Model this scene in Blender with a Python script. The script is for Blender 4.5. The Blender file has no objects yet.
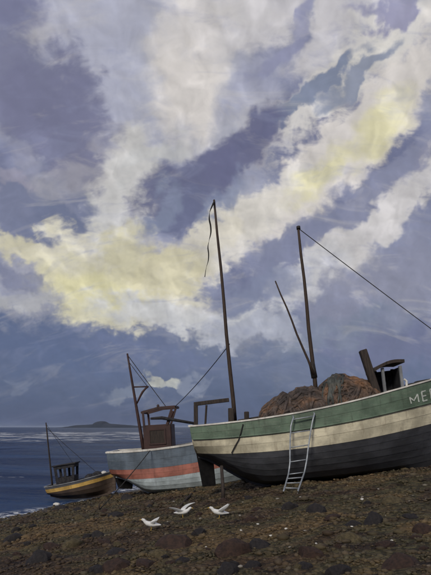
import bpy, bmesh, math, random
import numpy as np
from mathutils import Vector, Matrix, noise as mnoise

R = math.radians
random.seed(7)
rng = np.random.default_rng(7)
scn = bpy.context.scene
COL = scn.collection

# ------------------------------------------------------------------ camera
CAMZ = 3.5
FPX, CX, HY = 496.0, 215.5, 427.0            # focal length / centre / horizon, in photo pixels
cam_d = bpy.data.cameras.new('camera')
cam_d.sensor_fit = 'HORIZONTAL'
cam_d.sensor_width = 36.0
cam_d.lens = FPX / 431.0 * 36.0
cam_d.shift_y = (HY - 287.5) / 431.0
cam_d.clip_start = 0.1
cam_d.clip_end = 80000
cam = bpy.data.objects.new('camera', cam_d)
cam.location = (0, 0, CAMZ)
cam.rotation_euler = (R(90), 0, 0)
COL.objects.link(cam)
scn.camera = cam


def lin(r, g, b):
    f = lambda c: (c / 255) / 12.92 if c / 255 <= 0.04045 else ((c / 255 + 0.055) / 1.055) ** 2.4
    return (f(r), f(g), f(b), 1.0)


# ------------------------------------------------------------------ node helpers
class NT:
    def __init__(self, tree):
        self.t = tree; self.n = tree.nodes; self.l = tree.links

    def put(self, sock, v):
        if v is None: return
        if isinstance(v, bpy.types.NodeSocket): self.l.new(v, sock)
        else: sock.default_value = v

    def math(self, op, a, b=None, c=None, clamp=False):
        n = self.n.new('ShaderNodeMath'); n.operation = op; n.use_clamp = clamp
        self.put(n.inputs[0], a); self.put(n.inputs[1], b); self.put(n.inputs[2], c)
        return n.outputs[0]

    def vec(self, op, a, b=None, scale=None):
        n = self.n.new('ShaderNodeVectorMath'); n.operation = op
        self.put(n.inputs[0], a); self.put(n.inputs[1], b)
        if scale is not None: self.put(n.inputs['Scale'], scale)
        return n.outputs['Value'] if op in ('LENGTH', 'DOT_PRODUCT', 'DISTANCE') else n.outputs[0]

    def noise(self, v, scale, detail=4, rough=0.55, dist=0.0, color=False, dim='3D'):
        n = self.n.new('ShaderNodeTexNoise'); n.noise_dimensions = dim
        if v is not None: self.l.new(v, n.inputs['Vector'])
        n.inputs['Scale'].default_value = scale; n.inputs['Detail'].default_value = detail
        n.inputs['Roughness'].default_value = rough; n.inputs['Distortion'].default_value = dist
        return n.outputs['Color' if color else 'Fac']

    def voro(self, v, scale, feature='F1', out='Distance', rnd=1.0):
        n = self.n.new('ShaderNodeTexVoronoi'); n.feature = feature
        if v is not None: self.l.new(v, n.inputs['Vector'])
        n.inputs['Scale'].default_value = scale; n.inputs['Randomness'].default_value = rnd
        return n.outputs[out]

    def rng(self, v, a, b, c=0.0, d=1.0, smooth=True):
        n = self.n.new('ShaderNodeMapRange')
        n.interpolation_type = 'SMOOTHSTEP' if smooth else 'LINEAR'
        self.put(n.inputs[0], v)
        for i, x in enumerate((a, b, c, d)): self.put(n.inputs[i + 1], x)
        return n.outputs[0]

    def mix(self, f, a, b, mode='MIX'):
        n = self.n.new('ShaderNodeMix'); n.data_type = 'RGBA'; n.blend_type = mode
        self.put(n.inputs['Factor'], f)
        self.put(n.inputs[6], a); self.put(n.inputs[7], b)
        return n.outputs[2]

    def mapping(self, v, loc=(0, 0, 0), rot=(0, 0, 0), sc=(1, 1, 1), typ='POINT'):
        n = self.n.new('ShaderNodeMapping'); n.vector_type = typ
        self.l.new(v, n.inputs[0])
        if 'Location' in n.inputs: n.inputs['Location'].default_value = loc
        n.inputs['Rotation'].default_value = rot; n.inputs['Scale'].default_value = sc
        return n.outputs[0]

    def ramp(self, f, stops, interp='LINEAR'):
        n = self.n.new('ShaderNodeValToRGB'); self.l.new(f, n.inputs[0])
        cr = n.color_ramp; cr.interpolation = interp
        while len(cr.elements) < len(stops): cr.elements.new(0.5)
        for e, (p, c) in zip(cr.elements, stops):
            e.position = p; e.color = c
        return n.outputs[0]

    def bump(self, h, strength=0.5, dist=0.02, normal=None):
        n = self.n.new('ShaderNodeBump'); self.l.new(h, n.inputs['Height'])
        n.inputs['Strength'].default_value = strength; n.inputs['Distance'].default_value = dist
        if normal is not None: self.l.new(normal, n.inputs['Normal'])
        return n.outputs[0]


# ------------------------------------------------------------------ sky and light
SUN_AZ, SUN_EL = -155.0, 33.0                 # degrees, from +Y clockwise; behind broken cloud
EXPOSURE = 0.4


def make_world():
    w = bpy.data.worlds.new('World'); scn.world = w; w.use_nodes = True
    N = NT(w.node_tree); N.n.clear()
    tc = N.n.new('ShaderNodeTexCoord').outputs['Generated']
    d = N.vec('NORMALIZE', tc)
    sx = N.n.new('ShaderNodeSeparateXYZ'); N.l.new(d, sx.inputs[0])
    az = N.math('MULTIPLY', N.math('ARCTAN2', sx.outputs[0], sx.outputs[1]), 180 / math.pi)
    el = N.math('MULTIPLY', N.math('ARCSINE', sx.outputs[2]), 180 / math.pi)
    cb = N.n.new('ShaderNodeCombineXYZ'); N.l.new(az, cb.inputs[0]); N.l.new(el, cb.inputs[1])
    P = cb.outputs[0]
    # the cloud masses are pushed about by turbulence of three sizes
    half = (0.5, 0.5, 0.5)
    # the dome of the sky laid flat (stereographic, from the nadir), for the cloud noise
    zz = N.math('MAXIMUM', N.math('ADD', sx.outputs[2], 1.0), 0.5)
    d = N.vec('SCALE', N.mapping(d, sc=(1, -1, 0)), scale=N.math('DIVIDE', 1.6, zz))
    flat = (1, 1, 0)
    w1 = N.vec('SCALE', N.vec('SUBTRACT', N.noise(d, 5.0, 2, 0.5, color=True, dim='2D'), half), scale=5.0)
    w2 = N.vec('SCALE', N.vec('SUBTRACT', N.noise(d, 15.0, 3, 0.55, 0.2, color=True, dim='2D'), half), scale=4.4)
    w3 = N.vec('SCALE', N.vec('SUBTRACT', N.noise(d, 48.0, 4, 0.6, color=True, dim='2D'), half), scale=1.1)
    P2 = N.vec('MULTIPLY', N.vec('ADD', N.vec('ADD', P, w1), N.vec('ADD', w2, w3)), flat)
    dstr = N.mapping(d, rot=(0, 0, R(-30)), sc=(0.75, 1.5, 1.0))

    # puffs: rounded heads of cloud, small ones on large ones
    pw = N.vec('SCALE', N.noise(d, 20.0, 2, 0.6, color=True, dim='2D'), scale=0.05)

    def puffs(v):
        n = N.n.new('ShaderNodeTexVoronoi'); n.voronoi_dimensions = '2D'; n.feature = 'SMOOTH_F1'; N.l.new(N.vec('ADD', v, pw), n.inputs['Vector'])
        n.inputs['Scale'].default_value = 8.0; n.inputs['Detail'].default_value = 1.6
        n.inputs['Roughness'].default_value = 0.45; n.inputs['Lacunarity'].default_value = 2.4
        n.inputs['Smoothness'].default_value = 0.7; n.normalize = True
        return N.math('SUBTRACT', 1.0, n.outputs['Distance'])
    pf = puffs(d)
    e = N.math('ADD', N.math('MULTIPLY', N.math('SUBTRACT', 0.66, pf), 0.9), N.math('SUBTRACT', N.noise(dstr, 30.0, 5, 0.6, 0.4, dim='2D'), 0.5))
    e8 = N.math('MULTIPLY', e, 0.78)
    turned = {}
    # base: broken lavender / cream cloud all over the sky
    b = N.noise(dstr, 2.6, 7, 0.55, 0.25, dim='2D')
    col = N.ramp(b, [(0.36, lin(112, 116, 144)), (0.48, lin(138, 142, 166)), (0.58, lin(160, 161, 176)), (0.7, lin(188, 184, 182))])
    # the low air towards the horizon: slate blue
    col = N.mix(N.rng(N.math('ADD', el, N.math('MULTIPLY', e, 5.0)), 17, 7, 0, 0.92), col, lin(94, 105, 135))
    col = N.mix(N.rng(N.math('ADD', el, N.math('MULTIPLY', e, 3.0)), 7.5, 1.5, 0, 0.85), col, lin(76, 88, 119))

    def blob(col, px, py, rx, ry, rot, rgb, op=0.9, soft=0.35, en=0.9):
        h = math.hypot(FPX, px - CX)
        a = math.degrees(math.atan((px - CX) / FPX)); ev = math.degrees(math.atan((HY - py) / h))
        kx = math.degrees(FPX / h ** 2); ky = math.degrees(h / (h * h + (HY - py) ** 2))
        rot = 5 * round(rot / 5)
        if rot not in turned: turned[rot] = N.mapping(P2, rot=(0, 0, R(-rot)))
        c_, s_ = math.cos(R(rot)), math.sin(R(rot))
        u0, v0 = a * c_ + ev * s_, -a * s_ + ev * c_
        n = N.n.new('ShaderNodeVectorMath'); n.operation = 'MULTIPLY_ADD'; N.l.new(turned[rot], n.inputs[0])
        iu, iv = 1 / (rx * kx), 1 / (ry * ky)
        n.inputs[1].default_value = (iu, iv, 0); n.inputs[2].default_value = (-u0 * iu, -v0 * iv, 0)
        dd = N.math('ADD', N.vec('LENGTH', n.outputs[0]), e8)
        f = N.rng(dd, 1 + soft * 0.8, 1 - soft * 0.8, 0, op)
        return N.mix(f, col, lin(*rgb))

    DP, DB, MB_ = (101, 103, 131), (108, 115, 141), (128, 133, 157)
    PG, CR, CW, YE = (180, 180, 188), (206, 200, 193), (206, 202, 197), (208, 202, 165)
    L = [
        # upper sheet of pale cloud
        (140, 28, 110, 45, 0, (172, 173, 188), .8, .5, 1), (130, 90, 70, 60, 0, (166, 168, 185), .85, .5, 1), (210, 110, 60, 110, 20, PG, .75, .5, 1),
        (192, 70, 30, 72, -15, (208, 202, 197), .92, .6, 1), (240, 20, 70, 28, 10, (196, 192, 192), .75, .5, 1), (262, 78, 40, 26, 20, (160, 162, 182), .7, .5, 1),
        (330, 28, 50, 26, 30, (200, 196, 196), .8, .45, 1),
        # dark masses at the left
        (34, 106, 62, 54, -10, (120, 122, 147), .95, .35, .8), (72, 140, 66, 54, -25, (118, 119, 145), .95, .35, .8),
        (30, 205, 58, 38, 0, (120, 125, 150), .9, .4, .8), (70, 222, 40, 20, 0, DB, .75, .4, .8),
        (8, 16, 26, 26, 0, (120, 122, 152), .85, .4, .8), (66, 6, 24, 14, 0, (132, 136, 164), .8, .5, .8),
        (20, 165, 26, 10, -30, (150, 150, 166), .55, .6, 1), (50, 190, 30, 7, -30, (140, 142, 162), .5, .6, 1),
        (10, 178, 20, 8, -20, (166, 160, 172), .5, .6, 1),
        # pale throat between the dark masses
        (122, 205, 30, 70, -14, (197, 195, 192), .9, .4, .9), (150, 160, 36, 18, 25, (178, 178, 178), .8, .45, .9),
        # right hand side: diagonal bands
        (330, 80, 105, 22, 33, (204, 200, 196), .9, .35, .7), (385, 40, 60, 28, 30, (206, 202, 196), .85, .4, .7),
        (300, 104, 78, 11, 31, (122, 132, 156), .92, .35, .6), (362, 66, 40, 10, 32, (124, 134, 158), .8, .4, .6),
        (282, 42, 30, 12, 40, (142, 144, 170), .85, .4, .7), (400, 4, 56, 12, 5, (136, 136, 166), .85, .4, .7),
        (340, 154, 126, 36, 33, (207, 201, 196), .95, .3, .7), (248, 226, 62, 22, 40, (208, 203, 195), .95, .3, .7),
        (374, 132, 33, 20, 32, YE, .95, .85, .7), (320, 175, 29, 16, 35, YE, .95, .85, .7),
        (412, 176, 66, 13, 22, (142, 143, 164), .88, .35, .7), (356, 206, 92, 13, 32, (134, 137, 160), .92, .35, .7),
        (290, 252, 55, 16, 40, (126, 130, 155), .85, .4, .7),
        (372, 232, 100, 18, 32, (199, 195, 194), .92, .35, .8), (302, 285, 52, 18, 30, (190, 189, 192), .85, .4, .8),
        (385, 292, 88, 34, 22, (136, 138, 158), .9, .4, .8), (255, 300, 50, 14, 20, (128, 134, 158), .8, .5, .8),
        (340, 335, 60, 18, 15, (120, 128, 148), .8, .5, .8), (405, 345, 70, 26, 8, (110, 113, 142), .75, .5, .8),
        # purple mass at the centre
        (188, 190, 54, 30, 22, (101, 103, 132), .95, .38, .7), (246, 150, 46, 23, 24, (103, 104, 133), .95, .38, .7),
        (184, 210, 34, 18, 15, (106, 110, 138), .9, .3, .7), (228, 205, 34, 14, 40, (126, 134, 158), .75, .45, .9), (160, 210, 12, 26, -25, (128, 136, 158), .7, .5, .9),
        # the bright break over the sea
        (190, 255, 62, 20, 30, (202, 196, 182), .92, .35, .8),
        (42, 254, 48, 16, -25, (196, 190, 164), .92, .35, .8), (114, 284, 84, 42, -8, (203, 198, 182), .97, .28, .7),
        (88, 288, 48, 25, -15, (206, 200, 160), .95, .85, .8), (130, 255, 30, 22, 10, (192, 186, 156), .8, .5, .8), (165, 270, 38, 16, 25, (198, 191, 160), .8, .45, .8),
        (185, 316, 82, 16, -4, (190, 190, 192), .9, .4, .8), (252, 332, 44, 13, -8, (164, 167, 180), .85, .4, .9),
        (22, 302, 50, 11, 4, (172, 172, 176), .9, .35, .8),
        (24, 276, 34, 12, -20, (122, 126, 152), .75, .4, .8),
        (45, 350, 95, 24, -6, (90, 102, 134), .92, .4, .8), (150, 352, 70, 12, -5, (102, 111, 142), .85, .45, .8),
        # little cumulus low over the sea
        (166, 381, 15, 8, 5, (176, 177, 172), .95, .35, .7), (128, 396, 18, 8, 0, (128, 136, 154), .6, .5, .9),
        (192, 381, 18, 8, 10, (136, 143, 162), .6, .5, .9), (10, 380, 16, 6, 0, (114, 123, 147), .5, .5, 1),
    ]
    for a in L: col = blob(col, *a)
    # patches of warmer and cooler cloud, wispy along the wind
    dw = N.mapping(d, rot=(0, 0, R(-32)), sc=(0.55, 1.9, 1.0))
    t1 = N.noise(dw, 12.0, 5, 0.62, 0.7, dim='2D'); t2 = N.noise(N.vec('ADD', dw, (5.0, 2.0, 0.0)), 9.0, 5, 0.62, 0.7, dim='2D')
    upm = N.rng(el, 4, 14, 0.35, 1.0)
    col = N.mix(N.math('MULTIPLY', N.rng(t1, 0.50, 0.74, 0, 0.30), upm), col, lin(140, 145, 172))
    col = N.mix(N.math('MULTIPLY', N.rng(t2, 0.52, 0.74, 0, 0.34), upm), col, lin(192, 188, 185))
    # relief: the puffs catch light on their upper left
    pf2 = puffs(N.vec('ADD', d, (-0.012, -0.014, 0.0)))
    r1 = N.math('SUBTRACT', pf, pf2)
    r2 = N.math('SUBTRACT', N.noise(d, 30.0, 4, 0.55, 0.5, dim='2D'), N.noise(N.vec('ADD', d, (0.006, 0.006, 0.0)), 30.0, 4, 0.55, 0.5, dim='2D'))
    lum = N.n.new('ShaderNodeRGBToBW'); N.l.new(col, lum.inputs[0])
    amp = N.rng(lum.outputs[0], 0.12, 0.45, 0.35, 1.0)
    rel = N.math('ADD', 1.0, N.math('MULTIPLY', amp, N.math('ADD', N.math('MULTIPLY', r1, 1.25), N.math('MULTIPLY', r2, 0.28))))
    rel = N.math('ADD', rel, N.math('MULTIPLY', N.rng(r1, 0.05, 0.13, 0.0, 0.10), amp))
    rel = N.rng(rel, 0.72, 1.28, 0.72, 1.28, smooth=False)
    col = N.vec('SCALE', col, scale=N.math('MULTIPLY', rel, N.rng(lum.outputs[0], 0.22, 0.55, 1.0, 1.08)))
    # thin places let the clear sky through
    sky = N.n.new('ShaderNodeTexSky'); sky.sky_type = 'NISHITA'; sky.sun_disc = False
    sky.sun_elevation = R(SUN_EL); sky.sun_rotation = R(SUN_AZ)
    clear = N.vec('SCALE', sky.outputs[0], scale=0.07)
    col = N.mix(0.06, col, clear)
    bg = N.n.new('ShaderNodeBackground'); N.put(bg.inputs[0], col); bg.inputs[1].default_value = 2 ** -EXPOSURE
    out = N.n.new('ShaderNodeOutputWorld'); N.l.new(bg.outputs[0], out.inputs[0])
    w.cycles.sampling_method = 'MANUAL'; w.cycles.sample_map_resolution = 512


make_world()
sun_d = bpy.data.lights.new('sun', 'SUN'); sun_d.energy = 1.5; sun_d.angle = R(14); sun_d.color = (1.0, 0.93, 0.82)
sun = bpy.data.objects.new('sun', sun_d); COL.objects.link(sun)
sdir = Vector((math.sin(R(SUN_AZ)) * math.cos(R(SUN_EL)), math.cos(R(SUN_AZ)) * math.cos(R(SUN_EL)), math.sin(R(SUN_EL))))
sun.rotation_euler = (-sdir).to_track_quat('-Z', 'Y').to_euler()
sun.location = sdir * 60
vs = scn.view_settings
vs.view_transform = 'Standard'; vs.look = 'None'; vs.gamma = 1.0; vs.exposure = EXPOSURE; vs.use_curve_mapping = False
scn.cycles.max_bounces = 4; scn.cycles.adaptive_threshold = 0.02; scn.cycles.adaptive_min_samples = 12; scn.cycles.caustics_reflective = False; scn.cycles.caustics_refractive = False; scn.cycles.use_denoising = True

# ------------------------------------------------------------------ materials
MATS = {}


def newmat(name):
    m = bpy.data.materials.new(name); m.use_nodes = True
    N = NT(m.node_tree)
    bs = N.n['Principled BSDF']
    MATS[name] = m
    return m, N, bs


def paint(name, rgb, worn, rough=0.5, wear=0.5, streak=0.35, grime=(0.03, 0.027, 0.022, 1)):
    """brushed boat paint: faded patches, rusty runs, scuffs down to the wood, grime"""
    m, N, bs = newmat(name)
    oc = N.n.new('ShaderNodeTexCoord').outputs['Object']
    fade = N.noise(oc, 1.7, 5, 0.6)
    c = N.mix(N.rng(fade, 0.35, 0.7), (*[x * 0.75 for x in rgb], 1), (*[min(1, x * 1.3) for x in rgb], 1))
    run = N.noise(N.mapping(oc, sc=(6.0, 6.0, 0.7)), 1.6, 5, 0.6)
    c = N.mix(N.rng(run, 0.5, 0.75, 0, streak), c, grime)
    brush = N.noise(N.mapping(oc, sc=(1.0, 1.0, 9.0)), 3.0, 5, 0.65)
    c = N.mix(N.rng(brush, 0.45, 0.75, 0, 0.25), c, (*worn, 1))
    sc_ = N.noise(N.mapping(oc, sc=(1.0, 1.0, 2.5)), 7.0, 6, 0.7)
    c = N.mix(N.rng(sc_, 0.62, 0.68, 0, wear), c, (*worn, 1))
    fine = N.noise(oc, 45, 4, 0.6)
    c = N.mix(N.rng(fine, 0.55, 0.8, 0, 0.3), c, grime)
    N.put(bs.inputs['Base Color'], c)
    N.put(bs.inputs['Roughness'], N.rng(fade, 0.3, 0.7, rough - 0.12, rough + 0.2))
    hh = N.math('ADD', N.math('MULTIPLY', brush, 0.5), N.math('MULTIPLY', sc_, 0.5))
    N.put(bs.inputs['Normal'], N.bump(hh, 0.35, 0.02))
    bs.inputs['Specular IOR Level'].default_value = 0.35
    return m


def rough_mat(name, c1, c2, scale=6, rough=0.8, stretch=(1, 1, 1), bump=0.4, metal=0.0, spec=0.3):
    m, N, bs = newmat(name)
    oc = N.n.new('ShaderNodeTexCoord').outputs['Object']
    v = N.mapping(oc, sc=stretch)
    n1 = N.noise(v, scale, 6, 0.65); n2 = N.noise(v, scale * 6, 4, 0.6)
    f = N.math('ADD', N.math('MULTIPLY', n1, 0.7), N.math('MULTIPLY', n2, 0.3))
    N.put(bs.inputs['Base Color'], N.mix(N.rng(f, 0.35, 0.65), (*c1, 1), (*c2, 1)))
    bs.inputs['Roughness'].default_value = rough; bs.inputs['Metallic'].default_value = metal
    bs.inputs['Specular IOR Level'].default_value = spec
    N.put(bs.inputs['Normal'], N.bump(f, bump, 0.03))
    return m


paint('green_paint', (0.118, 0.172, 0.120), (0.25, 0.25, 0.20), 0.5, 0.6, 0.45)
paint('cream_paint', (0.65, 0.60, 0.44), (0.32, 0.28, 0.20), 0.55, 0.5, 0.4, (0.20, 0.14, 0.085, 1))
paint('black_paint', (0.060, 0.063, 0.072), (0.12, 0.115, 0.11), 0.55, 0.5, 0.25)
paint('blue_paint', (0.105, 0.135, 0.17), (0.22, 0.26, 0.29), 0.5, 0.4, 0.35)
paint('red_paint', (0.36, 0.135, 0.10), (0.42, 0.24, 0.17), 0.5, 0.45, 0.35)
paint('pale_blue_paint', (0.46, 0.53, 0.55), (0.42, 0.45, 0.45), 0.5, 0.4, 0.35, (0.10, 0.10, 0.09, 1))
paint('white_paint', (0.66, 0.64, 0.58), (0.22, 0.20, 0.16), 0.5, 0.6, 0.4, (0.2, 0.18, 0.15, 1))
paint('yellow_paint', (0.52, 0.33, 0.09), (0.30, 0.20, 0.08), 0.5, 0.45, 0.35)
paint('grey_paint', (0.20, 0.21, 0.22), (0.34, 0.33, 0.31), 0.5, 0.5, 0.35)
paint('maroon_paint', (0.052, 0.026, 0.023), (0.10, 0.055, 0.043), 0.55, 0.45, 0.35)
paint('letter_paint', (0.62, 0.66, 0.60), (0.45, 0.5, 0.44), 0.5, 0.3, 0.2)
rough_mat('tar_black', (0.004, 0.004, 0.005), (0.012, 0.011, 0.011), 6, 0.85, spec=0.15)
paint('brown_paint', (0.085, 0.06, 0.045), (0.12, 0.10, 0.08), 0.6, 0.4, 0.4)
rough_mat('dark_wood', (0.022, 0.018, 0.016), (0.06, 0.045, 0.036), 3, 0.75, (8, 8, 1))
rough_mat('spar_wood', (0.03, 0.022, 0.018), (0.075, 0.05, 0.036), 3, 0.7, (10, 10, 1))
rough_mat('deck_wood', (0.10, 0.085, 0.065), (0.19, 0.165, 0.13), 3, 0.8, (1, 12, 1))
rough_mat('black_iron', (0.012, 0.012, 0.013), (0.04, 0.032, 0.027), 8, 0.6, bump=0.5)
rough_mat('galvanised', (0.24, 0.27, 0.30), (0.42, 0.45, 0.47), 9, 0.45, metal=0.35, spec=0.5)
rough_mat('rope_dark', (0.018, 0.018, 0.02), (0.05, 0.046, 0.04), 20, 0.9)
rough_mat('rope_tan', (0.13, 0.10, 0.06), (0.24, 0.19, 0.12), 30, 0.9)


def net_mat(name, dark, mid_, warm):
    m, N, bs = newmat(name)
    oc = N.n.new('ShaderNodeTexCoord').outputs['Object']
    n1 = N.noise(oc, 2.1, 4, 0.55); n2 = N.noise(N.mapping(oc, sc=(1, 1, 0.5)), 9, 5, 0.6)
    c = N.mix(N.rng(n1, 0.38, 0.52), (*dark, 1), (*mid_, 1))
    c = N.mix(N.rng(n1, 0.52, 0.66, 0, 0.9), c, (*warm, 1))
    c = N.vec('SCALE', c, scale=N.rng(n2, 0.3, 0.7, 0.55, 1.25))
    mesh = N.n.new('ShaderNodeTexBrick'); N.l.new(N.mapping(oc, rot=(R(40), R(20), R(45))), mesh.inputs['Vector'])
    mesh.inputs['Scale'].default_value = 14; mesh.inputs['Mortar Size'].default_value = 0.012
    N.put(bs.inputs['Base Color'], N.mix(N.math('MULTIPLY', mesh.outputs['Fac'], 0.35), c, (*[x * 1.6 for x in mid_], 1)))
    bs.inputs['Roughness'].default_value = 0.95; bs.inputs['Specular IOR Level'].default_value = 0.1
    N.put(bs.inputs['Normal'], N.bump(N.math('ADD', n2, N.math('MULTIPLY', mesh.outputs['Fac'], 0.25)), 0.5, 0.05))


net_mat('net_brown', (0.060, 0.052, 0.049), (0.110, 0.086, 0.073), (0.20, 0.115, 0.07))
net_mat('net_rust', (0.070, 0.058, 0.052), (0.135, 0.092, 0.068), (0.23, 0.125, 0.07))
net_mat('net_slate', (0.052, 0.056, 0.052), (0.092, 0.098, 0.090), (0.11, 0.105, 0.09))
rough_mat('net_cord', (0.06, 0.042, 0.033), (0.15, 0.095, 0.065), 12, 0.95)
rough_mat('tarp_slate', (0.042, 0.041, 0.036), (0.088, 0.083, 0.074), 7, 0.6, bump=0.3)
rough_mat('bundle_dark', (0.012, 0.012, 0.016), (0.05, 0.048, 0.05), 8, 0.9)
rough_mat('gull_white', (0.62, 0.62, 0.60), (0.78, 0.78, 0.75), 14, 0.8)
rough_mat('gull_grey', (0.36, 0.38, 0.40), (0.46, 0.48, 0.50), 14, 0.8)
m_, N_, bs_ = newmat('gull_plumage')
oc_ = N_.n.new('ShaderNodeTexCoord').outputs['Object']
sp_ = N_.n.new('ShaderNodeSeparateXYZ'); N_.l.new(oc_, sp_.inputs[0])
wing_ = N_.rng(N_.math('ABSOLUTE', sp_.outputs[1]), 0.07, 0.11)
barb_ = N_.noise(N_.mapping(oc_, sc=(3, 1, 1)), 60, 3, 0.6)
c_ = N_.mix(N_.math('MULTIPLY', wing_, N_.rng(barb_, 0.3, 0.7, 0.25, 0.75)), (0.72, 0.72, 0.69, 1), (0.40, 0.42, 0.44, 1))
c_ = N_.mix(N_.rng(N_.vec('LENGTH', N_.mapping(oc_, sc=(1, 1, 0))), 0.43, 0.46), c_, (0.02, 0.02, 0.02, 1))
N_.put(bs_.inputs['Base Color'], c_); bs_.inputs['Roughness'].default_value = 0.8
N_.put(bs_.inputs['Normal'], N_.bump(barb_, 0.4, 0.01))
rough_mat('beak_yellow', (0.55, 0.36, 0.06), (0.6, 0.42, 0.1), 14, 0.6)
rough_mat('shell_white', (0.5, 0.48, 0.43), (0.72, 0.7, 0.64), 14, 0.7)
rough_mat('rock_red', (0.018, 0.011, 0.009), (0.058, 0.032, 0.022), 5, 0.7, bump=0.9)
rough_mat('rock_dark', (0.009, 0.008, 0.009), (0.030, 0.025, 0.024), 5, 0.65, bump=0.9)
rough_mat('rock_olive', (0.045, 0.036, 0.018), (0.12, 0.095, 0.05), 5, 0.8, bump=0.9)
rough_mat('headland_rock', (0.020, 0.027, 0.040), (0.034, 0.042, 0.058), 0.02, 0.95)


def glass_mat():
    m, N, bs = newmat('window_glass')
    bs.inputs['Base Color'].default_value = (0.02, 0.025, 0.03, 1); bs.inputs['Roughness'].default_value = 0.08
    bs.inputs['Alpha'].default_value = 1.0


glass_mat()


def patches(N, big, mid):
    """broad patches of umber, olive and ochre shingle with dark weedy smudges"""
    c = N.ramp(big, [(0.30, (0.030, 0.019, 0.013, 1)), (0.42, (0.062, 0.040, 0.022, 1)), (0.50, (0.058, 0.052, 0.026, 1)), (0.58, (0.100, 0.070, 0.032, 1)), (0.70, (0.140, 0.088, 0.040, 1))])
    c = N.mix(N.rng(mid, 0.54, 0.64, 0, 0.85), c, (0.020, 0.013, 0.012, 1))
    return N.mix(N.rng(mid, 0.40, 0.30, 0, 0.55), c, (0.125, 0.100, 0.055, 1))


def ground_mat():
    m, N, bs = newmat('shingle_ground')
    pos = N.n.new('ShaderNodeNewGeometry').outputs['Position']
    big = N.noise(N.mapping(pos, sc=(0.6, 1.0, 1)), 0.55, 6, 0.6, 0.4)
    mid = N.noise(N.mapping(pos, rot=(0, 0, R(20)), sc=(0.5, 1.3, 1)), 1.9, 6, 0.65, 0.6)
    c = patches(N, big, mid)
    v1 = N.voro(pos, 14, 'F1', 'Distance'); vc = N.voro(pos, 14, 'F1', 'Color')
    v2 = N.voro(pos, 42, 'F1', 'Distance')
    bw = N.n.new('ShaderNodeRGBToBW'); N.l.new(vc, bw.inputs[0])
    c = N.vec('SCALE', c, scale=N.rng(bw.outputs[0], 0.2, 0.8, 0.5, 1.25))
    # wet dark sand by the water's edge
    sep = N.n.new('ShaderNodeSeparateXYZ'); N.l.new(pos, sep.inputs[0])
    wet = N.rng(N.math('ADD', sep.outputs[2], N.math('MULTIPLY', big, 0.3)), 0.45, 0.2)
    c = N.mix(N.math('MULTIPLY', wet, 0.5), c, (0.03, 0.025, 0.02, 1))
    N.put(bs.inputs['Base Color'], c)
    N.put(bs.inputs['Roughness'], N.rng(wet, 0, 1, 0.85, 0.4))
    bs.inputs['Specular IOR Level'].default_value = 0.25
    h = N.math('ADD', N.math('MULTIPLY', v1, -1.0), N.math('MULTIPLY', v2, -0.35))
    h = N.math('ADD', h, N.math('MULTIPLY', mid, 1.2))
    N.put(bs.inputs['Normal'], N.bump(h, 0.8, 0.05))


ground_mat()


def pebble_mat():
    m, N, bs = newmat('pebbles')
    g = N.n.new('ShaderNodeNewGeometry')
    r = g.outputs['Random Per Island']; pos = g.outputs['Position']
    c = N.ramp(r, [(0, (0.022, 0.015, 0.012, 1)), (0.22, (0.06, 0.034, 0.02, 1)), (0.42, (0.075, 0.06, 0.03, 1)), (0.62, (0.115, 0.078, 0.045, 1)),
                   (0.8, (0.05, 0.045, 0.04, 1)), (0.985, (0.14, 0.115, 0.08, 1)), (1.0, (0.30, 0.28, 0.25, 1))])
    mid = N.noise(N.mapping(pos, rot=(0, 0, R(20)), sc=(0.5, 1.3, 1)), 1.9, 6, 0.65, 0.6)
    big = N.noise(N.mapping(pos, sc=(0.6, 1.0, 1)), 0.55, 6, 0.6, 0.4)
    pc = N.vec('SCALE', patches(N, big, mid), scale=N.rng(r, 0, 1, 0.7, 1.35, smooth=False))
    c = N.mix(N.rng(r, 0.985, 1.0, 0.72, 0.1), c, pc)
    N.put(bs.inputs['Base Color'], c); bs.inputs['Roughness'].default_value = 0.75
    bs.inputs['Specular IOR Level'].default_value = 0.3


pebble_mat()


# shape of the beach -------------------------------------------------------------
def plane_z2(x, y):
    t = np.asarray(y, float) - 13.0
    sp = np.where(t > 15, t, np.log1p(np.exp(np.clip(t, -40, 15) * 2.0)) / 2.0)
    z = 1.68 + 0.14 * (np.asarray(x, float) - 1.3) - 0.06 * sp
    k = 0.35                                      # soft top of the bank and soft sea bed
    z = -np.log(np.exp(-np.clip(z, -80, 80) / k) + math.exp(-3.0 / k)) * k
    return np.maximum(z, -3.0)


def ground_z(x, y):
    z = float(plane_z2(x, y))
    n = mnoise.fractal(Vector((x * 0.35, y * 0.5, 3.1)), 1.0, 2.0, 4) * 0.10 + mnoise.noise(Vector((x * 0.9, y * 1.5, 9.0))) * 0.085 + mnoise.noise(Vector((x * 2.1, y * 3.0, 5.0))) * 0.045
    near = math.exp(-((x - 3) ** 2 + (y - 16) ** 2) / 300.0)
    scour = 0.13 * math.exp(-((x - 0.7) / 1.1) ** 2 - ((y - 16.2) / 1.6) ** 2)
    return z + n * (0.4 + 0.6 * near) - scour


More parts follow.
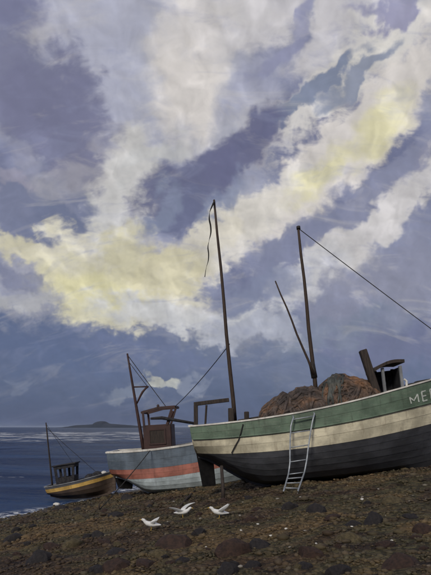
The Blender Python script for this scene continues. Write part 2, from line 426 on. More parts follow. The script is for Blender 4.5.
def water_mat():
    m, N, bs = newmat('sea_water')
    pos = N.n.new('ShaderNodeNewGeometry').outputs['Position']
    sep = N.n.new('ShaderNodeSeparateXYZ'); N.l.new(pos, sep.inputs[0])
    X, Y = sep.outputs[0], sep.outputs[1]
    n1 = N.noise(N.mapping(pos, sc=(0.25, 1.0, 1)), 1.1, 5, 0.6)
    n2 = N.noise(N.mapping(pos, sc=(0.4, 1.0, 1)), 4.5, 4, 0.6)
    swell = N.noise(N.mapping(pos, sc=(0.12, 1.0, 1)), 0.16, 4, 0.6)
    body = N.mix(N.rng(swell, 0.4, 0.62), (0.009, 0.026, 0.078, 1), (0.024, 0.056, 0.135, 1))
    # white horses, massed in the offing as painted sea glitter; surf at the edge
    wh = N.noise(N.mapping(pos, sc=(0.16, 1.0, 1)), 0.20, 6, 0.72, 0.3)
    glitter_area = N.math('MULTIPLY', N.math('MULTIPLY', N.rng(Y, 90, 140), N.rng(Y, 420, 300)), N.math('MULTIPLY', N.rng(X, -230, -150), N.rng(X, -6, -34)))
    thr = N.math('SUBTRACT', 0.66, N.math('MULTIPLY', glitter_area, 0.138))
    caps = N.rng(N.math('SUBTRACT', wh, thr), 0.0, 0.03, 0, 0.85)  # streaks in the offing paint the bright cloud's glints into the colour
    bed = N.math('ADD', N.math('ADD', N.math('MULTIPLY', X, 0.14), N.math('MULTIPLY', Y, -0.06)), 1.68 - 0.182 + 0.78)
    lace = N.noise(N.mapping(pos, sc=(1, 1, 1)), 2.6, 6, 0.7, 0.8)
    edge = N.math('MULTIPLY', N.rng(bed, -0.20, -0.06), N.rng(Y, 80, 60))
    surf = N.math('MULTIPLY', edge, N.rng(lace, 0.48, 0.56, 0, 0.8))
    foam_glitter = N.math('MAXIMUM', caps, surf)
    N.put(bs.inputs['Base Color'], N.mix(foam_glitter, body, (0.72, 0.74, 0.74, 1)))
    N.put(bs.inputs['Roughness'], N.rng(foam_glitter, 0, 1, 0.32, 0.8))
    bs.inputs['IOR'].default_value = 1.33; bs.inputs['Specular IOR Level'].default_value = 0.08
    h = N.math('ADD', n1, N.math('MULTIPLY', n2, 0.35))
    N.put(bs.inputs['Normal'], N.bump(h, 0.9, 0.35))


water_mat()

# ------------------------------------------------------------------ mesh helpers


class MB:
    def __init__(self): self.v = []; self.f = []

    def add(self, vs_, fs):
        o = len(self.v); self.v += [tuple(p) for p in vs_]; self.f += [tuple(i + o for i in f) for f in fs]

    def box(self, c, size, rot=None):
        sx, sy, sz = (s / 2 for s in size)
        P = [Vector((x * sx, y * sy, z * sz)) for z in (-1, 1) for x, y in ((-1, -1), (1, -1), (1, 1), (-1, 1))]
        if rot is not None: P = [rot @ p for p in P]
        c = Vector(c)
        self.add([p + c for p in P], [(0, 3, 2, 1), (4, 5, 6, 7), (0, 1, 5, 4), (1, 2, 6, 5), (2, 3, 7, 6), (3, 0, 4, 7)])
        return self

    def beam(self, a, b, w, h, up=(0, 0, 1)):
        a, b = Vector(a), Vector(b); d = (b - a); L = d.length; d.normalize()
        up = Vector(up)
        if abs(d.dot(up)) > 0.95: up = Vector((0, 1, 0))
        s = d.cross(up).normalized(); u = s.cross(d).normalized()
        rot = Matrix((d, s, u)).transposed()
        return self.box((a + b) / 2, (L, w, h), rot)

    def tube(self, pts, rad, n=8, caps=True, squash=None):
        pts = [Vector(p) for p in pts]
        if not hasattr(rad, '__len__'): rad = [rad] * len(pts)
        ring0 = None; prev = None
        vs_, fs = [], []
        for i, p in enumerate(pts):
            t = (pts[min(i + 1, len(pts) - 1)] - pts[max(i - 1, 0)]).normalized()
            if prev is None:
                ref = Vector((0, 0, 1)) if abs(t.z) < 0.9 else Vector((0, 1, 0))
                s = t.cross(ref).normalized()
            else:
                s = (prev - t * prev.dot(t)).normalized()
            prev = s; u = t.cross(s)
            for k in range(n):
                a = 2 * math.pi * k / n
                vs_.append(p + (s * math.cos(a) + u * math.sin(a)) * rad[i])
        for i in range(len(pts) - 1):
            for k in range(n):
                k2 = (k + 1) % n
                fs.append((i * n + k, i * n + k2, (i + 1) * n + k2, (i + 1) * n + k))
        if caps:
            fs.append(tuple(range(n - 1, -1, -1))); fs.append(tuple((len(pts) - 1) * n + k for k in range(n)))
        self.add(vs_, fs); return self

    def build(self, name, mat, parent=None, smooth=False, bevel=0.0):
        me = bpy.data.meshes.new(name); me.from_pydata(self.v, [], self.f); me.update()
        bm = bmesh.new(); bm.from_mesh(me); bmesh.ops.recalc_face_normals(bm, faces=bm.faces)
        if bevel: bmesh.ops.bevel(bm, geom=list(bm.edges), offset=bevel, segments=1, affect='EDGES')
        bm.to_mesh(me); bm.free()
        return link(name, me, mat, parent, smooth)


def link(name, me, mat, parent=None, smooth=False):
    if smooth: me.shade_smooth()
    if smooth == 'auto': me.set_sharp_from_angle(angle=R(35))
    if mat and not me.materials: me.materials.append(MATS[mat] if isinstance(mat, str) else mat)
    o = bpy.data.objects.new(name, me); COL.objects.link(o)
    if parent is not None: o.parent = parent
    return o


def tag(o, label=None, cat=None, group=None, kind=None):
    for k, v in (('label', label), ('category', cat), ('group', group), ('kind', kind)):
        if v: o[k] = v
    return o


def thing(name, label, cat, M=None, group=None):
    o = bpy.data.objects.new(name, None); COL.objects.link(o); o.empty_display_size = 0.2
    if M is not None: o.matrix_world = M
    return tag(o, label, cat, group)


def ray(px, py): return Vector(((px - CX) / FPX, 1.0, (HY - py) / FPX))


def at(px, py, Y):
    d = ray(px, py); return Vector((d.x * Y, Y, CAMZ + d.z * Y))


def on_ground(px, py):
    d = ray(px, py); lo, hi = 2.0, 60.0
    y = 2.0
    while y < 60:
        if CAMZ + d.z * y < ground_z(d.x * y, y): break
        y += 0.05
    return Vector((d.x * y, y, ground_z(d.x * y, y)))


class Frame:
    """a boat's own frame: x forward, y to port, z up; loc() puts a pixel on one of its lengthwise planes"""
    def __init__(self, o, yaw, pitch, roll=0):
        self.M = Matrix.Translation(o) @ Matrix.Rotation(R(yaw), 4, 'Z') @ Matrix.Rotation(R(-pitch), 4, 'Y') @ Matrix.Rotation(R(roll), 4, 'X')
        self.I = self.M.inverted()

    def loc(self, px, py, y):
        o = self.I @ Vector((0, 0, CAMZ)); d = (self.I.to_3x3() @ ray(px, py))
        return o + d * ((y - o.y) / d.y)

    def inv(self, p): return self.I @ Vector(p)


def sag(a, b, s, n=14):
    a, b = Vector(a), Vector(b)
    return [a.lerp(b, i / n) - Vector((0, 0, s * 4 * (i / n) * (1 - i / n))) for i in range(n + 1)]


def smoothstep(a, b, x):
    t = np.clip((x - a) / (b - a), 0, 1); return t * t * (3 - 2 * t)


# ------------------------------------------------------------------ the setting
def build_ground():
    def axis(lo, hi, dens, c, n):
        u = np.linspace(-1, 1, n)
        a, b = np.arcsinh((lo - c) / dens), np.arcsinh((hi - c) / dens)
        return c + dens * np.sinh(a + (b - a) * (u + 1) / 2)
    xs = axis(-400, 4000, 7.0, 0.5, 330); ys = axis(-3000, 4000, 7.0, 11.0, 360)
    xx, yy = np.meshgrid(xs, ys)
    zz = np.array([[ground_z(x, y) for x in xs] for y in ys])
    v = np.stack([xx, yy, zz], -1).reshape(-1, 3)
    nx, ny = len(xs), len(ys)
    i = np.arange(nx * ny).reshape(ny, nx)
    f = np.stack([i[:-1, :-1], i[:-1, 1:], i[1:, 1:], i[1:, :-1]], -1).reshape(-1, 4)
    me = bpy.data.meshes.new('beach'); me.from_pydata(v.tolist(), [], f.tolist())
    tag(link('beach', me, 'shingle_ground', None, True), 'brown shingle beach sloping down to the sea', None, None, 'structure')


build_ground()


def build_sea():
    rs = np.concatenate([np.geomspace(14, 400, 300), np.geomspace(420, 60000, 50)])
    th = np.concatenate([np.linspace(-180, -62, 30)[:-1], np.linspace(-62, 62, 330), np.linspace(62, 180, 30)[1:-1]])
    x = rs[:, None] * np.sin(np.radians(th))[None]; y = rs[:, None] * np.cos(np.radians(th))[None]
    amp = np.clip(1.3 - rs / 420, 0.1, 1)[:, None] * np.where(rs > 500, 0, 1)[:, None]
    z = np.zeros_like(x)
    for k in range(14):
        a = math.radians(-90 + rng.normal(0, 32)) ; L = 1.6 * 1.27 ** k
        ph = rng.uniform(0, 6.28)
        kk = 2 * math.pi / L
        z += 0.0075 * L ** 0.75 * np.sin(kk * (x * math.cos(a) + y * math.sin(a)) + ph + 0.9 * np.sin(x * 0.11 + k))
    shallow = smoothstep(0.25, -0.9, plane_z2(x, y))
    z = z * amp * (0.25 + 0.75 * shallow)
    n, m = x.shape
    v = np.stack([x, y, z], -1).reshape(-1, 3)
    i = np.arange(n * m).reshape(n, m); j = np.roll(i, -1, 1)
    f = np.stack([i[:-1], i[1:], j[1:], j[:-1]], -1).reshape(-1, 4)
    me = bpy.data.meshes.new('sea'); me.from_pydata(v.tolist(), [], f.tolist())
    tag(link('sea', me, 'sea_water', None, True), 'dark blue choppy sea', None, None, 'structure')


build_sea()


def build_headland():
    D = 2600.0
    pr = [(62, 427.3), (70, 426.2), (78, 424.9), (90, 424.3), (95, 423.8), (97, 421.6), (101, 420.8), (105, 421.2), (107.5, 423.0), (116, 424.0), (126, 424.6), (140, 425.6), (150, 427.3)]
    xs = np.array([(p[0] - CX) / FPX * D for p in pr]); hs = np.array([CAMZ + (HY - p[1]) / FPX * D for p in pr])
    X = np.linspace(xs[0], xs[-1], 90); Yd = np.linspace(-1, 1, 15)
    v = []
    for yd in Yd:
        for x in X:
            h = np.interp(x, xs, hs) * max(0, 1 - yd * yd) ** 0.6
            h += mnoise.fractal(Vector((x * 0.03, yd * 3, 0)), 1.0, 2.0, 4) * 1.6 * (1 - yd * yd)
            v.append((x, D + yd * 110 * (1 + 0.3 * math.sin(x * 0.02)), max(h, 0) - 0.8))
    f = []
    n = len(X)
    for j in range(len(Yd) - 1):
        for i in range(n - 1):
            f.append((j * n + i, j * n + i + 1, (j + 1) * n + i + 1, (j + 1) * n + i))
    me = bpy.data.meshes.new('headland'); me.from_pydata(v, [], f)
    tag(link('headland', me, 'headland_rock', None, True), 'low dark headland with a knoll on the sea horizon', None, None, 'structure')


build_headland()


# ------------------------------------------------------------------ boats
class Hull:
    def __init__(self, s0, s1, gun, keel, beam, fwd_rake, aft_rake, full=3.0):
        self.full = full
        self.s0, self.s1, self.gun, self.keel, self.beam = s0, s1, gun, keel, beam
        self.fr, self.ar = fwd_rake, aft_rake

    def tt(self, s): return (s - self.s0) / (self.s1 - self.s0)

    def half(self, s, h):
        g, k = self.gun(s), self.keel(s)
        u = min(1.0, max(0.0, (h - k) / (g - k)))
        w = float(smoothstep(0.45, 1.0, self.tt(s)))
        a = self.full * (1 - w) + 1.25 * w; c = 0.56 * (1 - w) + 0.95 * w
        return 0.05 + (self.beam(s) - 0.05) * (1 - (1 - u) ** a) ** c

    def x(self, s, h):
        t = self.tt(s); k = self.keel(s)
        return s + self.fr * (h - k) * float(smoothstep(0.7, 1.0, t)) - self.ar * max(0, h - k) * float(smoothstep(0.25, 0.0, t))

    def pt(self, s, h, side=-1, off=0.0):
        return Vector((self.x(s, h), side * (self.half(s, h) + off), h))


def poly(pts, deg=2):
    a = np.polyfit([p[0] for p in pts], [p[1] for p in pts], deg)
    return lambda s: float(np.polyval(a, s))


def pchip(pts):
    xs = [p[0] for p in pts]; ys = [p[1] for p in pts]
    X = np.linspace(xs[0], xs[-1], 400); Y = np.interp(X, xs, ys)
    k = np.hanning(41); k /= k.sum()
    Ys = np.convolve(np.pad(Y, 20, mode='reflect', reflect_type='odd'), k, 'valid')
    return lambda s: float(np.interp(s, X, Ys))


def make_hull(root, H, bounds, lap=0.008, ns=30, thick=0.035):
    """bounds: list of (upper curve, lower curve, material, label) from the rail down; one lapped plank each, both sides"""
    S = [H.s0 + (H.s1 - H.s0) * i / (ns - 1) for i in range(ns)]
    for side in (-1, 1):
        for up, lo, mat, lab in bounds:
            m = MB(); vs_ = []
            for s in S:
                k = H.keel(s); g = H.gun(s)
                hu = max(min(up(s), g), k + 0.002); hl = max(min(lo(s), hu - 0.001), k)
                vs_ += [H.pt(s, hu, side, 0.0), H.pt(s, hl, side, lap), H.pt(s, hl, side, -thick), H.pt(s, hu, side, -thick)]
            fs = []
            for i in range(ns - 1):
                for q in range(4):
                    q2 = (q + 1) % 4
                    fs.append((i * 4 + q, i * 4 + q2, (i + 1) * 4 + q2, (i + 1) * 4 + q))
            fs += [(0, 1, 2, 3), tuple((ns - 1) * 4 + q for q in (3, 2, 1, 0))]
            m.add(vs_, fs)
            tag(m.build('plank', mat, root, 'auto'), lab)
    # keel and stem
    m = MB(); pts = [(H.x(s, H.keel(s)), 0, H.keel(s)) for s in S]
    for a, b in zip(pts[:-1], pts[1:]): m.beam(a, (b[0] + 0.01, 0, b[2]), 0.15, 0.16)
    m.build('keel', bounds[-1][2], root)
    m = MB()
    st = [H.pt(H.s1, h, 1) for h in np.linspace(H.keel(H.s1) - 0.1, H.gun(H.s1) + 0.12, 8)]
    for a, b in zip(st[:-1], st[1:]): m.beam((a.x, 0, a.z), (b.x + 0.004, 0, b.z + 0.01), 0.16, 0.17)
    m.build('stem', bounds[-1][2], root)
    return S


def transom(root, H, bands):
    """flat stern made of one board for each paint band"""
    s = H.s0
    for hi, lo, mat in bands:
        m = MB(); hs = np.linspace(lo, hi, 6)
        A = [H.pt(s, h, -1, -0.02) for h in hs] + [H.pt(s, h, 1, -0.02) for h in hs[::-1]]
        B = [p + Vector((0.05, 0, 0)) for p in A]
        A = [p + Vector((-0.03, 0, 0)) for p in A]
        n = len(A)
        m.add(A + B, [tuple(range(n)), tuple(range(2 * n - 1, n - 1, -1))] + [(i, (i + 1) % n, n + (i + 1) % n, n + i) for i in range(n)])
        m.build('transom_board', mat, root)


def rail(root, H, S, mat, w=0.11, t=0.055, name='gunwale'):
    for side in (-1, 1):
        m = MB(); vs_ = []; fs = []
        for i, s in enumerate(S):
            g = H.gun(s); p = H.pt(s, g, side)
            for dy, dz in ((0.03, 0.004), (0.03, t), (-w + 0.03, t), (-w + 0.03, 0.004)):
                vs_.append((p.x, side * max(0.01, abs(p.y) + dy), g + dz + 0.006 * mnoise.noise(Vector((s * 3, side, 0)))))
            if i:
                for q in range(4):
                    fs.append(((i - 1) * 4 + q, (i - 1) * 4 + (q + 1) % 4, i * 4 + (q + 1) % 4, i * 4 + q))
        n = len(S)
        fs += [(0, 1, 2, 3), tuple((n - 1) * 4 + q for q in (3, 2, 1, 0))]
        m.add(vs_, fs); m.build(name, mat, root)
    m = MB(); g = H.gun(H.s0); b = H.beam(H.s0); x = H.x(H.s0, g)
    m.box((x - 0.01, 0, g + 0.034), (0.13, 2 * b - 0.10, 0.062)); m.build('stern_rail', mat, root)


def deck(root, H, S, drop, mat='deck_wood'):
    """deck boards running fore and aft"""
    n = 14; W = max(H.beam(s) for s in S)
    for k in range(n):
        y0, y1 = -W + 2 * W * k / n, -W + 2 * W * (k + 1) / n - 0.012
        run = [s for s in S if H.half(s, H.gun(s) - drop) - 0.05 > max(abs(y0), abs(y1)) - 0.02]
        if len(run) < 2: continue
        m = MB(); vs_ = []; fs = []
        for i, s in enumerate(run):
            h = H.gun(s) - drop
            vs_ += [(s, y0, h), (s, y1, h), (s, y1, h - 0.03), (s, y0, h - 0.03)]
            if i:
                for q in range(4): fs.append(((i - 1) * 4 + q, (i - 1) * 4 + (q + 1) % 4, i * 4 + (q + 1) % 4, i * 4 + q))
        r = len(run) - 1
        fs += [(0, 1, 2, 3), (r * 4 + 3, r * 4 + 2, r * 4 + 1, r * 4)]
        m.add(vs_, fs); m.build('deck_board', mat, root)


def propeller(root, p, r, tilt=25):
    hub = MB().tube([(p.x - 0.09, p.y, p.z), (p.x - 0.05, p.y, p.z), (p.x + 0.12, p.y, p.z)], [0.03, 0.06, 0.065], 10).build('propeller', 'black_iron', root, True)
    for k in range(3):
        a = 2 * math.pi * k / 3 + 0.5; m = MB(); vs_ = []
        for i in range(6):
            q = i / 5; rr = 0.04 + (r - 0.04) * q; w = r * 0.62 * math.sin(math.pi * (0.12 + 0.8 * q)) * 0.5
            tw = R(55 - 30 * q)
            for sgn in (-1, 1):
                for th in (-0.006, 0.006):
                    vs_.append((p.x + sgn * w * math.cos(tw) + th, p.y + rr * math.cos(a) - sgn * w * math.sin(tw) * math.sin(a), p.z + rr * math.sin(a) + sgn * w * math.sin(tw) * math.cos(a)))
        fs = []
        for i in range(5):
            o = i * 4
            for q, q2 in ((0, 1), (1, 3), (3, 2), (2, 0)): fs.append((o + q, o + q2, o + 4 + q2, o + 4 + q))
        fs += [(0, 1, 3, 2), (20, 22, 23, 21)]
        m.add(vs_, fs); m.build('blade', 'black_iron', hub)


def hanks(surf, sr, vr, n, rr, rnd, down):
    """gathered folds of netting lying over a heap: fat soft ropes of net, lapping over each other"""
    m = MB()
    for _ in range(n):
        s = rnd.uniform(*sr); v = rnd.uniform(vr[0], vr[0] * .55) if down else rnd.uniform(*vr)
        a = (rnd.uniform(1.1, 1.75) if down else rnd.choice((0, math.pi)) + rnd.uniform(-.8, .8))
        r0 = rnd.uniform(*rr); pts = []; rad = []
        K = rnd.randint(12, 18)
        for k in range(K):
            if not (sr[0] <= s <= sr[1] and vr[0] <= v <= vr[1]) and k > 3: break
            s = min(max(s, sr[0]), sr[1]); v = min(max(v, vr[0]), vr[1])
            pts.append(surf(s, v) + Vector((0, 0, r0 * rnd.uniform(.1, .5))))
            e = math.sin(math.pi * min(1, (k + .6) / 2.5) / 2) * math.sin(math.pi * min(1, (K - k) / 2.5) / 2)
            rad.append(r0 * max(.25, e) * rnd.uniform(.82, 1.15))
            a += rnd.uniform(-.38, .38); s += .085 * math.cos(a); v += .085 * math.sin(a)
        if len(pts) > 3: m.tube(pts, rad, 7)
    return m


def net_heap(name, label, F, sil, y0, yw, base, mat, cordmat, n_cord, seed, bulge=0.18):
    """pile of nets: silhouette in pixels on the plane y0, a lumpy body and many loose cords over it"""
    P = [F.loc(px, py, y0) for px, py in sil]
    ss = np.array([p.x for p in P]); hh = np.array([p.z for p in P])
    rnd = random.Random(seed)
    bz = lambda s: base(s)

    def surf(s, v):                              # v in -1..1 across
        top = float(np.interp(s, ss, hh)); b = bz(s)
        e = min(1.0, (s - ss[0]) / 0.25, (ss[-1] - s) / 0.25); e = max(0, e)
        prof = max(0.0, 1 - abs(v) ** 2.6)
        n = mnoise.fractal(Vector((s * 2.0, v * 1.8, seed)), 1.0, 2.1, 2)
        fold = abs(mnoise.noise(Vector((s * 4.2 + v * 1.2, v * 1.3, seed + 4)))) * 0.11
        h = b - 0.03 + (top - b) * prof * (0.25 + 0.75 * e ** 0.5) + (n * bulge * 0.45 - fold + 0.03) * prof
        return Vector((s + 0.05 * n, y0 + v * yw * (0.8 + 0.2 * e) + 0.05 * n, h))
    t = thing(name, label, 'fishing net', F.M)
    nu, nv = 60, 34
    v_ = [surf(ss[0] + (ss[-1] - ss[0]) * i / (nu - 1), -1 + 2 * j / (nv - 1)) for i in range(nu) for j in range(nv)]
    m = MB(); m.add(v_, [(i * nv + j, i * nv + j + 1, (i + 1) * nv + j + 1, (i + 1) * nv + j) for i in range(nu - 1) for j in range(nv - 1)])
    m.build('netting', mat, t, True)
    hanks(surf, (ss[0] + .06, ss[-1] - .06), (-.97, .8), 95, (.028, .062), rnd, False).build('net_fold', mat, t, True)['kind'] = 'stuff'
    c = MB()
    for _ in range(n_cord):
        s = rnd.uniform(ss[0] + 0.05, ss[-1] - 0.05); v = rnd.uniform(-0.95, 0.7); a = rnd.uniform(0, 6.28)
        pts = []
        for _k in range(rnd.randint(6, 13)):
            s = min(max(s, ss[0] + .02), ss[-1] - .02); v = min(max(v, -0.97), 0.95)
            pts.append(surf(s, v) + Vector((0, 0, rnd.uniform(0.0, 0.022))))
            a += rnd.uniform(-0.9, 0.9); s += 0.10 * math.cos(a); v += 0.10 / yw * math.sin(a)
        c.tube(pts, rnd.uniform(0.005, 0.010), 5)
    tag(c.build('loose_cord', cordmat, t, True), None, None, None, 'stuff')
    return t, surf, ss


# ---- the green boat
def green_boat():
    F = Frame((1.35, 16.5, 1.50), -4.0, 6.6)
    L = lambda px, py, y=0.0: F.loc(px, py, y)
    root = thing('fishing_boat', 'large green, cream and black fishing boat beached with two tall masts', 'boat', F.M)
    B = 1.5
    q = lambda pts, yy: [(p.x, p.z) for p in (L(a, b, yy) for a, b in pts)]
    gp = q([(188, 426.5)], -1.15) + q([(215, 425), (240, 422.5), (270, 418), (300, 412.5), (340, 404.5), (380, 394.5)], -B) + q([(431, 380)], -1.3)
    gun = poly(gp + [(gp[-1][0] + 1.5, gp[-1][1] + 0.42)], 3)
    gb = poly(q([(190, 439)], -1.15) + q([(240, 437), (300, 429.5), (360, 419)], -B) + q([(431, 402)], -1.25), 2)
    cb = poly(q([(193, 454)], -1.1) + q([(240, 453.5), (300, 448.5), (360, 440)], -B) + q([(431, 424)], -1.15), 2)
    s0 = gp[0][0] + 0.12
    s1 = 6.9
    kstern = cb(s0) - 0.10
    keel = pchip([(s0, kstern), (s0 + 0.45, kstern - 0.22), (-0.4, 0.36), (0.1, 0.10), (0.5, 0.02), (3.0, 0.0), (5.2, 0.02), (6.2, 0.12), (6.9, 0.42)])
    beam = pchip([(s0, 1.12), (s0 + 0.7, 1.38), (1.0, 1.52), (3.4, 1.55), (5.0, 1.32), (6.2, 0.72), (6.9, 0.05)])
    H = Hull(s0, s1, gun, keel, beam, 0.22, 0.05)
    mid = lambda a, b, f: (lambda s: a(s) * (1 - f) + b(s) * f)
    bounds = [(gun, mid(gun, gb, .5), 'green_paint', 'green painted plank'), (mid(gun, gb, .5), gb, 'green_paint', 'green painted plank'),
              (gb, mid(gb, cb, .5), 'cream_paint', 'cream painted plank'), (mid(gb, cb, .5), cb, 'cream_paint', 'cream painted plank')]
    for i in range(6):
        bounds.append((mid(cb, keel, i / 6), mid(cb, keel, (i + 1) / 6), 'black_paint', 'black tarred plank'))
    S = make_hull(root, H, bounds)
    transom(root, H, [(gun(s0), gb(s0), 'green_paint'), (gb(s0) - 0.002, cb(s0), 'cream_paint'), (cb(s0) - 0.002, keel(s0), 'black_paint')])
    rail(root, H, S, 'white_paint', 0.12, 0.05)
    deck(root, H, S, 0.42)
    # rubbing strake under the green
    for side in (-1, 1):
        m = MB(); pts = [H.pt(s, gb(s), side, 0.03) for s in S]
        m.tube(pts, 0.022, 6); m.build('rubbing_strake', 'green_paint', root)
    # rudder and propeller
    a, b = L(196.5, 455, 0), L(216.5, 485.5, 0)
    rd = MB(); zt = keel(s0) + 0.06
    rd.add([(a.x, -.035, zt), (b.x, -.035, zt + .02), (b.x - .02, -.035, b.z), (a.x + .08, -.035, b.z + .03),
            (a.x, .035, zt), (b.x, .035, zt + .02), (b.x - .02, .035, b.z), (a.x + .08, .035, b.z + .03)],
           [(0, 1, 2, 3), (7, 6, 5, 4), (0, 4, 5, 1), (1, 5, 6, 2), (2, 6, 7, 3), (3, 7, 4, 0)])
    rud = rd.build('rudder', 'tar_black', root, bevel=0.012)
    MB().tube([(b.x - 0.05, 0, zt - .1), (b.x - 0.05, 0, gun(s0) - 0.35)], 0.05, 10).build('rudder_stock', 'black_iron', rud)
    pp = L(243.5, 482, 0)
    propeller(root, pp, 0.22)
    MB().tube([(pp.x + 0.08, 0, pp.z), (pp.x + 0.75, 0, pp.z + 0.06)], 0.045, 10).build('propeller_shaft', 'black_iron', root)
    # masts
    dk = lambda s: gun(s) - 0.42

    def spar(name, p0, p1, r0, r1, mat='spar_wood', par=root, y=0.0):
        a_, b_ = L(*p0, y), L(*p1, y)
        n = 7
        return MB().tube([a_.lerp(b_, i / n) + Vector((0.012 * math.sin(i * 1.7), 0.01 * math.cos(i * 2.1), 0)) for i in range(n + 1)], [r0 + (r1 - r0) * i / n for i in range(n + 1)], 10).build(name, mat, par, True), a_, b_
    m1, a1, t1 = spar('mast', (236, 434), (214.3, 200), 0.075, 0.035)
    tag(m1, 'slim aft mast with a streamer at its head')
    m2, a2, t2 = spar('mast', (317, 404), (298.5, 228.5), 0.075, 0.04)
    tag(m2, 'forward mast rising out of the nets')
    bo, a3, t3 = spar('boom', (313.5, 374), (275.5, 281), 0.042, 0.022, y=-0.10)
    MB().tube([L(311.5, 362), L(314.5, 378)], 0.10, 10).build('boom_collar', 'black_iron', m2, True)
    MB().tube([t2 - Vector((0, 0, .03)), t2 + Vector((0, 0, .07))], 0.065, 10).build('mast_cap', 'black_iron', m2, True)
    bow = H.pt(6.9, gun(6.9), -1); bow = Vector((bow.x, 0, bow.z + 0.1))
    MB().tube(sag(t2, bow, 0.02, 16), 0.013, 6).build('forestay', 'rope_dark', root)
    # streamer at the aft masthead: a narrow twisting strip
    m = MB(); vs_ = []
    pts = [(214.2, 201.5), (212.2, 206), (209.8, 212), (209.3, 219), (210.6, 226), (210.8, 233), (209.2, 240), (207.9, 247), (208.6, 254), (208.2, 261), (206.2, 268), (204.8, 277)]
    K = 40
    for i in range(K + 1):
        x = i / K * (len(pts) - 1); i0 = min(int(x), len(pts) - 2); f = x - i0
        q4 = [Vector(pts[min(max(i0 + o, 0), len(pts) - 1)]) for o in (-1, 0, 1, 2)]
        pv = 0.5 * (2 * q4[1] + (q4[2] - q4[0]) * f + (2 * q4[0] - 5 * q4[1] + 4 * q4[2] - q4[3]) * f * f + (3 * q4[1] - q4[0] - 3 * q4[2] + q4[3]) * f ** 3)
        p = L(pv.x, pv.y, -0.03 - 0.12 * math.sin(i * 0.3)); w = 0.034 * (1 - 0.6 * i / K); a_ = i * 0.22
        dv = Vector((math.cos(a_) * w, math.sin(a_) * w, 0.004))
        o = Vector((-dv.y, dv.x, 0)).normalized() * 0.005
        vs_ += [p - dv - o, p + dv - o, p + dv + o, p - dv + o]
    fs = [(i * 4 + k, i * 4 + (k + 1) % 4, i * 4 + 4 + (k + 1) % 4, i * 4 + 4 + k) for i in range(K) for k in range(4)] + [(0, 1, 2, 3), (K * 4 + 3, K * 4 + 2, K * 4 + 1, K * 4)]
    m.add(vs_, fs); tag(m.build('streamer', 'rope_dark', root, True), 'frayed dark streamer hanging from the masthead')
    # stern gallows
    ga = L(196, 430), L(195.8, 404.5), L(229, 399.8), L(206.5, 405), L(205, 430)
    g1 = MB().beam(ga[0], ga[1], 0.13, 0.13).build('gallows_post', 'dark_wood', root, bevel=0.01)
    MB().beam(ga[1] + Vector((-.06, 0, 0.02)), ga[2], 0.13, 0.13).build('gallows_beam', 'dark_wood', root, bevel=0.01)
    MB().tube([ga[4], ga[3]], 0.035, 8).build('gallows_brace', 'dark_wood', root)
    for px, p0, w in ((231, 408, .19), (246.5, 411.5, .16)):
        a_, b_ = L(px + .6, 434, -0.35), L(px, p0, -0.35)
        MB().beam(a_, b_, w, w).build('bollard', 'dark_wood', root, bevel=0.02)
    a_, b_ = L(238, 420.5, -0.1), L(262, 416.5, -0.1)
    MB().tube([a_, b_], 0.03, 8).build('deck_rail', 'dark_wood', root)
    # leaning timber
    a_, b_ = L(379, 400, -0.7), L(362.5, 350, -0.7)
    tp = MB().beam(a_, b_, 0.22, 0.24).build('samson_post', 'dark_wood', root, bevel=0.02)
    # wheelhouse: four posts, sides, arched roof, dark open front
    wy = 0.45
    wl, wr = L(385.5, 396, -wy).x, L(402.5, 388, -wy).x
    zb = min(dk(wl), dk(wr)) ; zt_ = L(388, 368.5, -wy).z; zt2 = L(401, 364.5, -wy).z
    wh = MB()
    wh.box(((wl + wr) / 2, wy, (zb + zt_) / 2), (wr - wl, 0.05, zt_ - zb)); wh.box((wr - .02, 0, (zb + zt_) / 2), (0.05, 2 * wy - .06, zt_ - zb))
    house = wh.build('wheelhouse', 'bundle_dark', root)
    MB().box(((wl + wr) / 2, -wy, zb + .26), (wr - wl - .1, 0.05, 0.5)).build('side_panel', 'dark_wood', house)
    for x_, y_, mat in ((wl, -wy, 'grey_paint'), (wr, -wy, 'grey_paint'), (wl, wy, 'dark_wood'), (wr, wy, 'dark_wood')):
        MB().box((x_, y_, (zb + zt_) / 2 + .02), (0.09, 0.09, zt_ - zb + .04)).build('corner_post', mat, house, bevel=0.008)
    rm = MB(); n = 7
    ra, rb = L(374.5, 369.5, -wy - .15), L(404.5, 361.0, -wy - .15)
    sec = []
    for i in range(n + 1):
        f = i / n; x_ = ra.x + (rb.x - ra.x) * f; z_ = zt_ + 0.04 + 0.10 * math.sin(math.pi * f) + 0.17 * (f - 0.55)
        for y_ in (-wy - .16, wy + .16):
            sec += [(x_, y_, z_), (x_, y_, z_ + 0.10)]
    fs = []
    for i in range(n):
        o = i * 4
        fs += [(o, o + 4, o + 6, o + 2), (o + 1, o + 3, o + 7, o + 5), (o, o + 1, o + 5, o + 4), (o + 2, o + 6, o + 7, o + 3)]
    fs += [(0, 2, 3, 1), (n * 4, n * 4 + 1, n * 4 + 3, n * 4 + 2)]
    rm.add(sec, fs); rm.build('roof', 'dark_wood', house)
    # white stanchion by the rail
    MB().tube([L(407, 392, -1.15), L(406.5, 381, -1.15), L(404, 379, -1.15)], 0.035, 8).build('stanchion', 'white_paint', root)
    # name on the bow
    def on_hull(px, py, off=0.012):
        y = -1.2
        for _ in range(6):
            p = L(px, py, y); s = p.x
            for _k in range(4): s = s - (H.x(s, p.z) - p.x)
            y = -(H.half(s, p.z) + off)
        return L(px, py, y)
